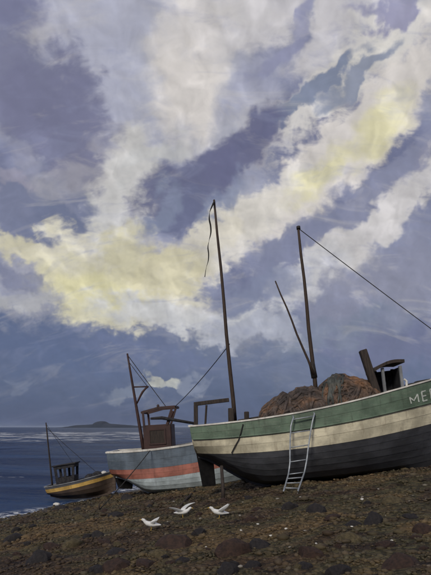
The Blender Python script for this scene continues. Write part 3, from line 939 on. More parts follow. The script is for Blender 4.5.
    letters = [
        [[(409.7, 397.3), (411.4, 403.6)], [(409.7, 397.3), (414.1, 400.6), (417.5, 394.0)], [(417.5, 394.0), (419.0, 401.9)]],
        [[(421.5, 391.8), (423.2, 401.2)], [(421.5, 391.8), (425.6, 390.6)], [(422.3, 396.3), (426.2, 395.3)], [(423.2, 401.2), (427.4, 399.8)]],
        [[(429.8, 389.3), (431.5, 398.6)], [(429.8, 389.3), (433.3, 388.6), (434.8, 391.0), (433.6, 393.4), (430.6, 394.2)], [(432.4, 394.0), (436.6, 397.2)]]]
    for st in letters:
        m = MB()
        for line in st:
            P = []
            for a_, b_ in zip(line[:-1], line[1:]):
                for i in range(5): P.append((a_[0] + (b_[0] - a_[0]) * i / 5, a_[1] + (b_[1] - a_[1]) * i / 5))
            P.append(line[-1])
            vs_ = []; hw = 0.76
            for i, p in enumerate(P):
                a_, b_ = P[max(0, i - 1)], P[min(len(P) - 1, i + 1)]
                tx, ty = b_[0] - a_[0], b_[1] - a_[1]; l_ = math.hypot(tx, ty) or 1
                w_ = hw * (0.85 + 0.3 * mnoise.noise(Vector((p[0] * 1.3, p[1] * 1.1, 0))))
                nx_, ny_ = -ty / l_ * w_, tx / l_ * w_
                e0, e1 = on_hull(p[0] + nx_, p[1] + ny_), on_hull(p[0] - nx_, p[1] - ny_)
                o = Vector((0, 0.006, 0))
                vs_ += [e0, e1, e1 + o, e0 + o]
            n = len(P)
            m.add(vs_, [(i * 4 + k, i * 4 + (k + 1) % 4, i * 4 + 4 + (k + 1) % 4, i * 4 + 4 + k) for i in range(n - 1) for k in range(4)] + [(0, 1, 2, 3), ((n - 1) * 4 + 3, (n - 1) * 4 + 2, (n - 1) * 4 + 1, (n - 1) * 4)])
        m.build('letter', 'letter_paint', root)
    # rope end hanging over the side
    P = [on_hull(a_, b_, 0.04) for a_, b_ in ((243, 424), (241, 432), (238.5, 440), (235, 446), (231.5, 453))]
    MB().tube(P, 0.016, 6).build('hanging_rope', 'rope_dark', root)
    # ---- things in and on the boat
    base = lambda s: gun(s) - 0.42
    net_heap('fishing_net', 'dark brown fishing nets heaped low beside the forward mast', F,
             [(256, 423), (262, 410), (268, 404), (276, 398), (283, 394), (288, 396), (296, 389), (304, 388), (312, 387), (318, 389), (326, 394), (332, 404)], -0.25, 1.05, base, 'net_brown', 'net_cord', 60, 11)
    t, surf, ss = net_heap('fishing_net', 'rust orange fishing nets heaped high behind the leaning timber post', F,
                           [(313, 402), (319, 388), (326, 381), (334, 376), (344, 376), (352, 378), (360, 379), (368, 382), (374, 388), (381, 397)], -0.15, 1.05, base, 'net_rust', 'net_cord', 60, 23)
    # a grey-green net thrown over the rust one
    t = thing('fishing_net', 'slate grey-green net thrown over the rust orange nets', 'fishing net', F.M)
    rn = random.Random(5); ln = ss[-1] - ss[0]
    off = lambda s_, v_: surf(s_ + 0.34 * (v_ + .95), v_) + Vector((0, -.015, .03))
    hanks(off, (ss[0] + .04 * ln, ss[0] + .36 * ln), (-.95, rn.uniform(-.1, 0)), 26, (.022, .05), rn, True).build('net_fold', 'net_slate', t, True)['kind'] = 'stuff'
    # coiled warps forward of the wheelhouse
    for k, (px, py, rr, lab) in enumerate(((413, 384.5, .20, 'black rope coil on the bow rail nearest the white stanchion'), (424, 381.5, .24, 'black rope coil on the bow rail above the white lettering'))):
        p = L(px, py, -0.95); s = p.x; zb_ = dk(s)
        pts = []
        for i in range(90):
            a_ = i * 2 * math.pi / 15; lvl = i / 15
            r_ = rr * (0.85 + 0.12 * math.sin(i * 1.3))
            pts.append((s + r_ * math.cos(a_), -0.8 + r_ * math.sin(a_), zb_ + 0.03 + (p.z - zb_) * lvl / 6))
        o = MB().tube(pts, 0.045, 6).build('rope_coil', 'rope_dark', None, True); o.matrix_world = F.M
        tag(o, lab, 'rope', 'rope coils on the bow')
    return F, H, gun


GF, GH, Ggun = green_boat()


# ---- ladder over the side
def ladder():
    rails_px = [[(293.5, 417.5), (291, 425), (290.2, 438), (290, 450), (290.0, 463), (288.5, 474), (283.2, 493.5)],
                [(314.5, 414), (312.5, 421), (310.3, 434), (308.3, 447), (306.8, 460), (304.5, 472), (297.0, 493.0)]]
    g = on_ground(290, 493.5)
    side = (GF.M @ GF.loc(300, 415, -1.62)).y
    Ys = [side - 0.03, side - 0.10, side - 0.14, side - 0.18, side - 0.25, side - 0.36, g.y]
    Rl = [[at(px, py, y) for (px, py), y in zip(r, Ys)] for r in rails_px]
    for r in Rl: r[-1].z = ground_z(r[-1].x, r[-1].y) - 0.01
    root = thing('ladder', 'grey metal ladder hung over the green boat side with bent foot', 'ladder', Matrix.Translation(Rl[0][-1]))
    O = Rl[0][-1].copy()

    def path(r, f):
        L_ = [0]
        for a, b in zip(r[:-1], r[1:]): L_.append(L_[-1] + (b - a).length)
        x = f * L_[-1]
        for i in range(len(r) - 1):
            if x <= L_[i + 1]: return r[i].lerp(r[i + 1], (x - L_[i]) / (L_[i + 1] - L_[i]))
        return r[-1]
    for r in Rl:
        pts = [path(r, i / 24) - O for i in range(25)]
        hook = pts[0] + Vector((0, 0.10, 0.05)), pts[0] + Vector((0, 0.22, 0.02))
        MB().tube([hook[1], hook[0]] + pts, 0.024, 8).build('rail', 'galvanised', root, True)
    for f in (0.02, 0.15, 0.28, 0.41, 0.53, 0.65, 0.77, 0.89):
        MB().tube([path(Rl[0], f) - O, path(Rl[1], f) - O], 0.017, 8).build('rung', 'galvanised', root, True)


ladder()


# ---- prop under the stern of the green boat
def prop_post():
    g = on_ground(223.2, 500.0)
    top = at(221.5, 470, g.y + 0.3)
    g.z -= 0.05
    o = MB().tube([Vector((0, 0, 0)), (top - g) * 0.5 + Vector((0.015, 0, 0)), top - g + Vector((0, 0, 0.12))], [0.055, 0.05, 0.045], 9).build('shore_post', 'dark_wood', None, True)
    o.location = g; tag(o, 'dark wooden post propped under the stern of the green boat', 'post')


prop_post()


# ---- the blue boat
def blue_boat():
    F = Frame((-2.75, 22.0, 0.52), -3.0, 3.2)
    L = lambda px, py, y=0.0: F.loc(px, py, y)
    root = thing('fishing_boat', 'blue fishing boat with red stripe and maroon wheelhouse behind the green one', 'boat', F.M)
    B = 1.4
    q = lambda pts, yy: [(p.x, p.z) for p in (L(a, b, yy) for a, b in pts)]
    gp = q([(105.5, 453.5)], -1.0) + q([(125, 452.5), (150, 451), (170, 448.5), (192, 445)], -B)
    s0 = gp[0][0] + 0.16; s1 = s0 + 7.4
    gun = poly(gp + [(s1, gp[-1][1] + 0.75)], 2)
    bb = poly(q([(110, 470)], -1.0) + q([(130, 469), (160, 467), (193, 463.5)], -B) + [(s1, gp[-1][1] + 0.1)], 2)
    rb = poly(q([(116, 479.5)], -1.0) + q([(130, 479), (160, 477), (193, 473.5)], -B) + [(s1, gp[-1][1] - 0.35)], 2)
    k0 = rb(s0) + 0.05
    keel = pchip([(s0, k0), (s0 + 0.5, k0 - 0.16), (s0 + 0.95, k0 - 0.46), (s0 + 1.4, 0.10), (s0 + 1.8, 0.0), (s0 + 5, 0.0), (s1 - 0.8, 0.12), (s1, 0.5)])
    beam = pchip([(s0, 1.0), (s0 + 0.7, 1.28), (s0 + 2.2, 1.42), (s0 + 4, 1.42), (s0 + 5.6, 1.1), (s1 - 0.6, 0.5), (s1, 0.05)])
    H = Hull(s0, s1, gun, keel, beam, 0.22, 0.10, 6.5)
    mid = lambda a, b, f: (lambda s: a(s) * (1 - f) + b(s) * f)
    bounds = [(gun, mid(gun, bb, .5), 'blue_paint', 'slate blue painted plank'), (mid(gun, bb, .5), bb, 'blue_paint', 'slate blue painted plank'),
              (bb, mid(bb, rb, .5), 'red_paint', 'faded red painted plank'), (mid(bb, rb, .5), rb, 'red_paint', 'faded red painted plank')]
    for i in range(5): bounds.append((mid(rb, keel, i / 5), mid(rb, keel, (i + 1) / 5), 'pale_blue_paint', 'pale blue painted plank'))
    S = make_hull(root, H, bounds, ns=26)
    transom(root, H, [(gun(s0), bb(s0), 'blue_paint'), (bb(s0) - .002, keel(s0), 'red_paint')])
    rail(root, H, S, 'white_paint', 0.13, 0.085)
    deck(root, H, S, 0.35)
    # rudder
    a, b = L(114, 474, 0), L(130, 489, 0)
    rd = MB(); zt = keel(s0 + 0.3) + 0.1
    P = [(a.x, zt), (b.x + .2, zt - .05), (b.x + .1, b.z), (a.x + .18, b.z + .05)]
    rd.add([(x, y, z) for y in (-.04, .04) for x, z in P], [(0, 1, 2, 3), (7, 6, 5, 4), (0, 4, 5, 1), (1, 5, 6, 2), (2, 6, 7, 3), (3, 7, 4, 0)])
    rd.build('rudder', 'tar_black', root, bevel=0.012)
    dk = lambda s: gun(s) - 0.35
    # mast, bracket and stays
    am, tm = L(144.5, 455), L(127.3, 353.5)
    mast = MB().tube([am.lerp(tm, i / 6) for i in range(7)], [0.085 - 0.045 * i / 6 for i in range(7)], 10).build('mast', 'maroon_paint', root, True)
    MB().tube([L(*p) for p in ((148.5, 386.5), (145.5, 388.5), (142.5, 392), (139.8, 397), (136.6, 404))], [.03, .045, .05, .045, .03], 8).build('bracket', 'maroon_paint', mast, True)
    MB().tube([L(132.5, 387), L(148.5, 386.5)], 0.03, 8).build('crosspiece', 'maroon_paint', mast, True)
    MB().tube(sag(L(127.5, 355), L(167, 408, -0.3), .01), 0.016, 6).build('stay', 'rope_dark', root)
    MB().tube(sag(L(129, 362), L(147.5, 386.5), .01), 0.014, 6).build('stay', 'rope_dark', root)
    # wheelhouse
    wy = 0.6
    xl, xr = L(144.5, 448, -wy).x, L(171.5, 446, -wy).x
    zb = dk((xl + xr) / 2) - 0.05; zm = L(158, 424.5, -wy).z; zt2 = L(158, 410, -wy).z
    house = MB().box(((xl + xr) / 2, wy, (zb + zm) / 2), (xr - xl, .05, zm - zb)).build('wheelhouse', 'maroon_paint', root)
    MB().box(((xl + xr) / 2, -wy, (zb + zm) / 2), (xr - xl, .05, zm - zb)).build('side_panel', 'maroon_paint', house)
    for x_ in (xl, xr): MB().box((x_, 0, (zb + zm) / 2), (.05, 2 * wy - .06, zm - zb)).build('end_panel', 'maroon_paint', house)
    # framed inset on the visible side
    cx_, cz = (xl + xr) / 2, (zb + zm) / 2 + .22
    fr = MB(); w_, h_ = (xr - xl) * .58, (zm - zb) * .42
    for dx, dz, sx_, sz_ in ((-w_ / 2, 0, .06, h_ + .06), (w_ / 2, 0, .06, h_ + .06), (0, h_ / 2, w_ - .062, .06), (0, -h_ / 2, w_ - .062, .06)):
        fr.box((cx_ + dx, -wy - .04, cz + dz), (sx_, .04, sz_))
    fr.build('panel_frame', 'maroon_paint', house)
    MB().box((cx_, -wy - .03, cz), (w_ - .06, .015, h_ - .06)).build('inset_panel', 'dark_wood', house)
    tl, tr = L(141.5, 412.5, -wy), L(175, 406.5, -wy)
    for y_ in (-wy, wy):
        for x0, x1, zz in ((xl + .04, tl.x + .06, tl.z), (xr - .16, tr.x - .12, tr.z)):
            MB().beam((x0, y_, zm - .05), (x1, y_, zz), .085, .085).build('corner_post', 'maroon_paint', house)
        MB().beam((tl.x, y_, tl.z), ((tl.x + tr.x) / 2, y_, (tl.z + tr.z) / 2 + .07), .10, .10).build('roof_beam', 'maroon_paint', house)
        MB().beam(((tl.x + tr.x) / 2, y_, (tl.z + tr.z) / 2 + .072), (tr.x, y_, tr.z), .098, .098).build('roof_beam', 'maroon_paint', house)
    for tt in (tl, tr): MB().beam((tt.x, -wy + .05, tt.z), (tt.x, wy - .05, tt.z), .08, .08).build('cross_beam', 'maroon_paint', house)
    lp = L(158, 405.5, -wy)
    MB().tube([lp + Vector((0, 0, -.16)), lp, lp + Vector((0, 0, .05))], [.05, .06, .03], 8).build('lamp', 'maroon_paint', house, True)
    MB().tube([L(150.5, 418.5, -wy - .12), L(162, 417.8, -wy - .12), L(196, 423.5, -wy - .12)], [.05, .075, .055], 8).build('boom', 'bundle_dark', root, True)
    MB().tube([L(173.2, 411, -wy), L(168, 424, -wy)], 0.05, 8).build('strut', 'maroon_paint', house)
    return F, H, gun, L, tr


BF, BH, Bgun, BL, Btr = blue_boat()


def ropes():
    # line from the green boat's aft mast down to the blue boat's wheelhouse
    a = GF.M @ GF.loc(229.6, 344, 0.0); b = BF.M @ Btr
    O = b.copy()
    o = MB().tube([p - O for p in sag(a, b, 0.10, 20)], 0.015, 6).build('mast_line', 'rope_dark'); o.location = O
    tag(o, 'dark line slanting from the aft mast to the blue boat wheelhouse', 'rope')
    # mooring rope from the blue boat's rail to the beach
    g = on_ground(99, 510); b = BF.M @ BF.loc(150, 450.5, -1.5)
    o = MB().tube([p - g for p in sag(g, b, 0.06, 16)], 0.018, 6).build('mooring_rope', 'rope_dark'); o.location = g
    tag(o, 'dark mooring rope running from the blue boat rail down to the beach', 'rope')
    st = MB().tube([(0, 0, -0.15), (0.0, 0, 0.10), (0.02, 0, 0.22)], [.03, .03, .026], 8).build('mooring_stake', 'dark_wood', None, True)
    st.location = g; tag(st, 'short wooden stake at the foot of the mooring rope', 'stake')
    # stick leaning on the shingle
    a, b = on_ground(179, 508), on_ground(195, 492)
    O = a.copy()
    s = MB().tube([(0, 0, .02), (b - a) * .5 + Vector((0, 0, .05)), (b - a) + Vector((0, 0, .05))], [.04, .05, .03], 7).build('driftwood', 'dark_wood', None, True)
    s.location = O; tag(s, 'dark driftwood pole lying behind the middle gull', 'driftwood')


ropes()


# ---- the small boat
def small_boat():
    F = Frame((-6.9, 24.4, 0.10), 0.0, 9.5)
    L = lambda px, py, y=0.0: F.loc(px, py, y)
    root = thing('fishing_boat', 'small dark fishing boat with yellow stripe at the edge of the sea', 'boat', F.M)
    B = 0.72
    q = lambda pts, yy: [(p.x, p.z) for p in (L(a, b, yy) for a, b in pts)]
    gp = q([(46, 487.5)], -.5) + q([(60, 485), (80, 480.5), (98, 476)], -B) + q([(113, 470.5)], -.15)
    gun = poly(gp, 2)
    s0, s1 = gp[0][0], gp[-1][0] - 0.12
    wb = lambda s: gun(s) - 0.10
    yb = lambda s: gun(s) - 0.28
    keel = pchip([(s0, gun(s0) - .42), (s0 + .5, gun(s0 + .5) - .62), (s0 + 1.2, gun(s0 + 1.2) - .76), (s1 - .8, gun(s1 - .8) - .96), (s1 - .3, gun(s1 - .3) - .98), (s1, gun(s1) - .86)])
    beam = pchip([(s0, .5), (s0 + .6, .66), (s0 + 1.6, .74), (s0 + 2.6, .6), (s1 - .35, .26), (s1, .05)])
    H = Hull(s0, s1, gun, keel, beam, 0.16, 0.1)
    mid = lambda a, b, f: (lambda s: a(s) * (1 - f) + b(s) * f)
    bounds = [(gun, wb, 'black_paint', 'black painted plank'), (wb, yb, 'yellow_paint', 'yellow painted plank')]
    for i in range(3): bounds.append((mid(yb, keel, i / 3), mid(yb, keel, (i + 1) / 3), 'brown_paint', 'brown stained plank'))
    S = make_hull(root, H, bounds, ns=20, thick=.03)
    transom(root, H, [(gun(s0), wb(s0), 'black_paint'), (wb(s0) - .002, max(yb(s0), keel(s0)), 'yellow_paint'), (yb(s0) - .002, keel(s0), 'brown_paint')])
    rail(root, H, S, 'grey_paint', 0.08, 0.045)
    deck(root, H, S, 0.22)
    am, tm = L(52.8, 490), L(46, 422.5)
    MB().tube([am.lerp(tm, i / 5) for i in range(6)], [.05 - .02 * i / 5 for i in range(6)], 8).build('mast', 'dark_wood', root, True)
    MB().tube(sag(L(47, 428), L(101, 476), .03), 0.012, 5).build('stay', 'rope_dark', root)
    MB().tube(sag(L(46.2, 424), L(73, 463, -.2), .02), 0.009, 5).build('stay', 'rope_dark', root)
    # wheelhouse flaring to the top, two windows a side
    wy = .36
    b0, b1 = L(57, 487, -wy).x, L(73.5, 483, -wy).x
    t0, t1 = L(53, 464.5, -wy).x, L(74.3, 463, -wy).x
    zb = gun((b0 + b1) / 2) - .24; zt = L(63, 465.5, -wy).z; zm = zb + (zt - zb) * .50; zk = zb + (zt - zb) * .87
    X0 = lambda z: b0 + (t0 - b0) * (z - zb) / (zt - zb); X1 = lambda z: b1 + (t1 - b1) * (z - zb) / (zt - zb)

    def slab(y, za, zc, fa, fb, m, th=.03):
        P = [(X0(za) + (X1(za) - X0(za)) * fa, za), (X0(za) + (X1(za) - X0(za)) * fb, za), (X0(zc) + (X1(zc) - X0(zc)) * fb, zc), (X0(zc) + (X1(zc) - X0(zc)) * fa, zc)]
        m.add([(x, yy, z) for yy in (y - th / 2, y + th / 2) for x, z in P], [(0, 1, 2, 3), (7, 6, 5, 4), (0, 4, 5, 1), (1, 5, 6, 2), (2, 6, 7, 3), (3, 7, 4, 0)])
        return m
    house = slab(-wy, zb, zm, 0, 1, MB()).build('wheelhouse', 'bundle_dark', root)
    slab(wy, zb, zm, 0, 1, MB()).build('side_panel', 'bundle_dark', house)
    for y_ in (-wy, wy):
        for fa, fb in ((0, .13), (.46, .58), (.87, 1)): slab(y_, zm + .001, zk, fa, fb, MB()).build('window_post', 'bundle_dark', house)
        slab(y_, zk + .001, zt, 0, 1, MB()).build('header', 'bundle_dark', house)
    for fx in (X0, X1):
        MB().beam((fx(zb), 0, zb), (fx(zm), 0, zm), 2 * wy - .04, .03, (1, 0, 0)).build('end_panel', 'bundle_dark', house)
        MB().beam((fx(zk), 0, zk), (fx(zt), 0, zt), 2 * wy - .04, .03, (1, 0, 0)).build('header', 'bundle_dark', house)
    MB().box(((t0 + t1) / 2, 0, zt + .035), (t1 - t0 + .14, 2 * wy + .14, .06)).build('roof', 'bundle_dark', house, bevel=.01)
    # bundles of gear forward
    for k, (px, py, r, mat, lab) in enumerate(((89, 474, .20, 'bundle_dark', 'dark bundle of gear nearest the small boat wheelhouse'), (97, 471.5, .23, 'bundle_dark', 'dark bundle of gear in the bow of the small boat'), (103.5, 471, .13, 'shell_white', 'small white float in the bow of the small boat'))):
        p = L(px, py, -.12); zb_ = gun(p.x) - .22
        bm = bmesh.new(); bmesh.ops.create_icosphere(bm, subdivisions=3, radius=1)
        for v in bm.verts:
            n = 1 + .25 * mnoise.noise(v.co * 1.8 + Vector((k * 7, 0, 0))) + (.08 * mnoise.noise(v.co * 5) if k < 2 else 0)
            v.co = Vector((v.co.x * r * n * 1.15, v.co.y * r * n * .95, v.co.z * (p.z - zb_ + .02) / 2 * n * 1.05))
            v.co += Vector((p.x, p.y, (p.z + zb_) / 2))
        me = bpy.data.meshes.new('gear'); bm.to_mesh(me); bm.free()
        o = link('gear_bundle' if k < 2 else 'float', me, mat, None, True); o.matrix_world = F.M
        tag(o, lab, 'bundle' if k < 2 else 'float')


small_boat()


# ------------------------------------------------------------------ gulls
def gull(name, label, px, py, head, lw, rw, scale=1.0, rot=0):
    """body, head, tail and both wings as one skin; wings given as elbow/tip offsets"""
    g = on_ground(px, py)
    root = thing(name, label, 'gull', Matrix.Translation(g) @ Matrix.Rotation(R(rot), 4, 'Z') @ Matrix.Scale(scale, 4), 'gulls on the beach')
    bm = bmesh.new()

    def loft(path, secs, n=12):
        m = MB(); m.tube(path, 1.0, n)
        # rings scaled one by one
        vs_ = []
        for i, p in enumerate(path):
            for k in range(n):
                v = Vector(m.v[i * n + k]) - Vector(p)
                vs_.append(Vector(p) + Vector((v.x * secs[i][0] if True else 0, v.y * secs[i][1], v.z * secs[i][2])))
        return vs_, m.f

    def addm(vs_, fs):
        V = [bm.verts.new(v) for v in vs_]
        for f in fs: bm.faces.new([V[i] for i in f])
    H_ = head
    body = [(-.26 * H_, 0, .145), (-.19 * H_, 0, .15), (-.10 * H_, 0, .155), (0, 0, .165), (.09 * H_, 0, .185), (.15 * H_, 0, .225), (.185 * H_, 0, .27), (.225 * H_, 0, .285), (.25 * H_, 0, .28)]
    rad = [(.02, .035, .01), (.05, .05, .035), (.06, .07, .06), (.07, .078, .07), (.06, .066, .062), (.045, .046, .045), (.04, .038, .042), (.035, .032, .034), (.012, .012, .014)]
    addm(*loft(body, [(r[0] if False else 1e-9 + r[1], r[1], r[2]) for r in rad]))
    for side, (el, tp) in ((-1, lw), (1, rw)):
        sh = Vector((.03 * H_, .045 * side, .20)); el = Vector(el); tp = Vector(tp)
        m = []; n = 9
        for i in range(n):
            t = i / (n - 1)
            c = sh * (1 - t) ** 2 + el * 2 * t * (1 - t) + tp * t * t
            ch = .125 * (1 - t) ** 0.55 * (1 - .1 * t) + .012; th = .020 * (1 - t) + .005
            d = (el * 2 * (1 - t) + tp * 2 * t - sh * 2 * (1 - t) - el * 2 * t).normalized()
            cv = Vector((-H_, 0, -.25)); cv = (cv - d * cv.dot(d)).normalized()
            nv = d.cross(cv).normalized()
            for a in range(8):
                aa = a * math.pi / 4
                m.append(c + cv * ch * (.45 + .55 * math.cos(aa)) + nv * th * math.sin(aa))
        fs = [(i * 8 + k, i * 8 + (k + 1) % 8, i * 8 + 8 + (k + 1) % 8, i * 8 + 8 + k) for i in range(n - 1) for k in range(8)]
        fs += [tuple(range(7, -1, -1)), tuple((n - 1) * 8 + k for k in range(8))]
        addm(m, fs)
    bmesh.ops.recalc_face_normals(bm, faces=bm.faces)
    me = bpy.data.meshes.new('gull_body'); bm.to_mesh(me); bm.free()
    o = link('body', me, 'gull_plumage', root, True)
    rm = o.modifiers.new('skin', 'REMESH'); rm.mode = 'VOXEL'; rm.voxel_size = 0.007
    sm = o.modifiers.new('soft', 'SMOOTH'); sm.factor = .5; sm.iterations = 3
    MB().tube([(.245 * H_, 0, .283), (.275 * H_, 0, .278), (.30 * H_, 0, .268)], [.014, .011, .003], 6).build('beak', 'beak_yellow', root, True)
    for s in (-1, 1):
        MB().tube([(.0, .03 * s, .13), (-.012 * H_, .03 * s, .065), (.0, .03 * s, .006)], .006, 6).build('leg', 'beak_yellow', root)
        m = MB(); m.add([(-.012 * H_, .03 * s, .003), (.05 * H_, .03 * s - .022, .003), (.055 * H_, .03 * s, .004), (.05 * H_, .03 * s + .022, .003),
                         (-.005 * H_, .03 * s, .012)], [(0, 1, 2, 3), (0, 4, 1), (1, 4, 2), (2, 4, 3), (3, 4, 0)])
        m.build('foot', 'beak_yellow', root)
    for s in (-1, 1):
        bm = bmesh.new(); bmesh.ops.create_icosphere(bm, subdivisions=1, radius=.006)
        bmesh.ops.translate(bm, vec=(.222 * H_, s * .028, .292), verts=bm.verts)
        me = bpy.data.meshes.new('eye'); bm.to_mesh(me); bm.free(); link('eye', me, 'black_iron', root)


gull('gull', 'white gull with both wings spread, midway between the other two gulls', 183, 518, 1, ((-.22, -.22, .36), (-.42, -.26, .33)), ((.10, .20, .34), (.34, .24, .40)), 0.85, 0)
gull('gull', 'white gull lifting one long wing, nearest the propped post', 219, 519, -1, ((.06, -.20, .30), (.26, -.24, .42)), ((.10, .16, .28), (.24, .22, .36)), 0.85, 0)
gull('gull', 'white gull with half folded wings, nearest the camera', 151, 531, -1, ((.04, -.12, .26), (.16, -.16, .30)), ((.05, .12, .27), (.20, .16, .33)), 0.80, 0)


# ------------------------------------------------------------------ rocks and shingle
def rock_mesh(k):
    bm = bmesh.new(); bmesh.ops.create_icosphere(bm, subdivisions=3, radius=1)
    off = Vector((k * 11.3, k * 3.7, 0))
    rk = random.Random(50 + k)
    cuts = [(Vector((rk.gauss(0, 1), rk.gauss(0, 1), abs(rk.gauss(0.3, .8)))).normalized(), rk.uniform(.55, .9)) for _ in range(11)]
    for v in bm.verts:
        c = v.co.copy()
        p = c * (1 + .25 * mnoise.noise(c * 0.9 + off))
        for a, dd in cuts:
            e_ = p.dot(a) - dd
            if e_ > 0: p -= a * e_
        v.co = p * (1 + .06 * mnoise.noise(c * 3 + off) + .035 * mnoise.noise(c * 8 + off))
    me = bpy.data.meshes.new('rock'); bm.to_mesh(me); bm.free(); me.shade_smooth(); me.set_sharp_from_angle(angle=R(22))
    return me


ROCKS = [rock_mesh(k) for k in range(6)]
RM = {}
for k in range(6):
    for mt in ('rock_red', 'rock_dark', 'rock_olive'):
        me = ROCKS[k].copy(); me.materials.append(MATS[mt]); RM[k, mt] = me


def rock(px, py, w, h, mt, label, group='large rocks on the beach', k=None):
    g = on_ground(px, py); s = g.y / FPX
    k = random.randrange(6) if k is None else k
    o = bpy.data.objects.new('rock', RM[k, mt]); COL.objects.link(o)
    o.scale = (w * s / 2, max(w * s * .40, .06) * random.uniform(.8, 1.1), max(h * s / 1.1, .03))
    o.location = g - Vector((0, 0, h * s * .04))
    o.rotation_euler = (R(random.uniform(-8, 8)), R(random.uniform(-8, 8)), R(random.uniform(-25, 25)))
    tag(o, label, 'rock', group)


BIG = [
    (176, 545, 40, 15, 'rock_red', 'large dark red rock below the gull nearest the camera'),
    (232, 552, 44, 17, 'rock_red', 'long red-brown rock at the centre of the foreground'),
    (262, 547, 28, 12, 'rock_dark', 'blackish rock against the long red-brown centre rock'),
    (38, 562, 34, 16, 'rock_dark', 'blackish rock low in the left corner of the beach'),
    (226, 573, 30, 14, 'rock_dark', 'dark rock cut off by the bottom edge near the centre'),
    (118, 568, 36, 14, 'rock_red', 'red-brown rock between the left corner and the centre foreground'),
    (312, 556, 34, 14, 'rock_red', 'red-brown rock in the foreground below the ladder'),
    (372, 523, 24, 15, 'rock_dark', 'dark upright rock on the right below the boat keel'),
    (398, 566, 46, 17, 'rock_red', 'broad red-brown rock in the right corner of the beach'),
    (352, 540, 30, 11, 'rock_olive', 'olive brown rock on the right of the beach'),
    (318, 512, 22, 12, 'rock_dark', 'dark rock just right of the ladder foot'),
    (288, 509, 18, 9, 'rock_dark', 'dark rock just below the ladder foot'),
    (270, 500, 16, 7, 'rock_olive', 'olive rock left of the ladder foot'),
    (160, 556, 24, 9, 'rock_olive', 'olive brown rock in front of the large dark red rock'),
    (72, 546, 26, 9, 'rock_olive', 'olive brown rock on the left of the beach'),
    (14, 541, 26, 10, 'rock_dark', 'blackish rock at the left edge near the water'),
    (100, 536, 20, 8, 'rock_dark', 'dark rock left of the gull nearest the camera'),
    (130, 499, 20, 8, 'rock_dark', 'dark rock under the stern of the blue boat'),
    (62, 509, 16, 6, 'rock_dark', 'dark rock below the small boat at the waterline'),
    (250, 522, 20, 8, 'rock_red', 'red-brown rock between the gull at the post and the ladder foot'),
    (395, 502, 26, 10, 'rock_olive', 'olive rock on the bank under the bow of the green boat'),
    (425, 531, 24, 11, 'rock_red', 'red-brown rock at the right edge of the beach'),
    (340, 571, 30, 10, 'rock_dark', 'dark rock at the bottom edge right of centre'),
    (200, 533, 18, 7, 'rock_dark', 'dark rock just right of the gull nearest the camera'),
]
for a in BIG: rock(*a)
rr_ = random.Random(3)
n = 0
while n < 20:
    px, py = rr_.uniform(4, 427), rr_.uniform(508, 572)
    if (px < 70 and py < 530) or (130 < px < 245 and py < 536): continue
    w = rr_.uniform(14, 26)
    rock(px, py, w, w * rr_.uniform(.2, .34), rr_.choice(['rock_red', 'rock_dark', 'rock_red']), 'dark angular rock half buried among the brown shingle', 'dark angular rocks half buried in the shingle'); n += 1
n = 0
while n < 45:
    px, py = rr_.uniform(2, 429), rr_.uniform(497, 573)
    if px < 60 and py < 525: continue
    w = rr_.uniform(6, 14)
    rock(px, py, w, w * rr_.uniform(.3, .5), rr_.choice(['rock_red', 'rock_red', 'rock_dark', 'rock_olive', 'rock_olive']), 'small brown stone half sunk in the shingle', 'small stones scattered over the beach'); n += 1
for px, py, w in ((109, 493, 3.5), (57, 505, 7), (206, 548, 3), (271, 536, 4), (286, 529, 3.5), (316, 544, 4), (300, 498, 4), (241, 531, 4), (258, 525, 3), (352, 527, 3), (392, 541, 4), (362, 500, 4), (195, 551, 3)):
    g = on_ground(px, py); s = g.y / FPX * w / 2
    me = RM.setdefault(('w', 0), ROCKS[2].copy())
    if not me.materials: me.materials.append(MATS['shell_white'])
    o = bpy.data.objects.new('pebble', me); COL.objects.link(o)
    o.location = g + Vector((0, 0, s * .3)); o.scale = (s, s * .8, s * .55); o.rotation_euler = (0, 0, px)
    tag(o, 'small white pebble on the brown shingle', 'pebble', 'white pebbles on the beach')


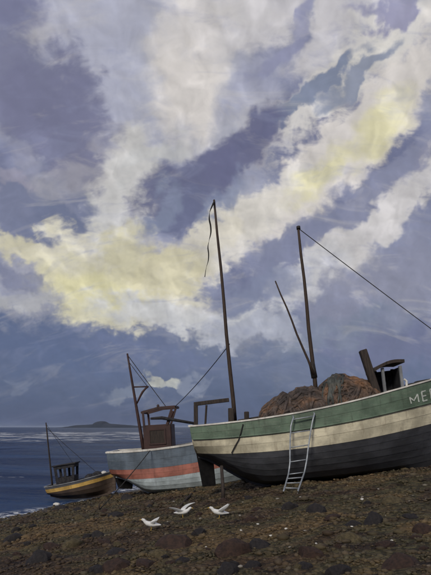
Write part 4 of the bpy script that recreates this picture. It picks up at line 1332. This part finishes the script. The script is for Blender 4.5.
def shingle():
    bm = bmesh.new(); bmesh.ops.create_icosphere(bm, subdivisions=1, radius=1)
    base = np.array([v.co[:] for v in bm.verts]); fc = np.array([[v.index for v in f.verts] for f in bm.faces]); bm.free()
    n = 34000
    y = 3.6 + 22 * rng.random(n) ** 1.7
    x = (rng.random(n) - .5) * 2 * (y * .50 + 1.2)
    z = plane_z2(x, y)
    ok = z > -0.05; x, y = x[ok], y[ok]; n = len(x)
    z = np.array([ground_z(a, b) for a, b in zip(x, y)])
    r = np.exp(rng.normal(-3.75, .42, n)) * (0.75 + y * .035)
    sc = np.stack([r * rng.uniform(.9, 1.5, n), r * rng.uniform(.8, 1.2, n), r * rng.uniform(.4, .75, n)], 1)
    a = rng.uniform(0, 6.28, n)
    jit = 1 + rng.normal(0, .12, (n, len(base), 1))
    v = base[None] * jit * sc[:, None]
    vx = v[..., 0] * np.cos(a)[:, None] - v[..., 1] * np.sin(a)[:, None] + x[:, None]
    vy = v[..., 0] * np.sin(a)[:, None] + v[..., 1] * np.cos(a)[:, None] + y[:, None]
    vz = v[..., 2] + (z + sc[:, 2] * .25)[:, None]
    V = np.stack([vx, vy, vz], -1).reshape(-1, 3)
    Fc = (fc[None] + (np.arange(n) * len(base))[:, None, None]).reshape(-1, 3)
    me = bpy.data.meshes.new('shingle')
    me.vertices.add(len(V)); me.vertices.foreach_set('co', V.ravel().astype(np.float32))
    me.loops.add(Fc.size); me.loops.foreach_set('vertex_index', Fc.ravel().astype(np.int32))
    me.polygons.add(len(Fc)); me.polygons.foreach_set('loop_start', np.arange(0, Fc.size, 3, dtype=np.int32)); me.polygons.foreach_set('loop_total', np.full(len(Fc), 3, dtype=np.int32))
    me.update(calc_edges=True); me.shade_smooth()
    tag(link('shingle', me, 'pebbles'), 'loose brown pebbles covering the beach', None, None, 'stuff')


shingle()


# ------------------------------------------------------------------ sea air
def build_haze():
    m = bpy.data.materials.new('sea_air'); m.use_nodes = True
    t = m.node_tree; t.nodes.clear()
    out = t.nodes.new('ShaderNodeOutputMaterial'); v = t.nodes.new('ShaderNodeVolumePrincipled')
    v.inputs['Color'].default_value = (0.62, 0.72, 0.9, 1); v.inputs['Density'].default_value = 0.00005
    t.links.new(v.outputs[0], out.inputs['Volume']); MATS['sea_air'] = m
    o = MB().box((0, 0, 19), (150000, 150000, 46)).build('haze', 'sea_air')
    tag(o, 'thin blue sea air', None, None, 'stuff')


build_haze()
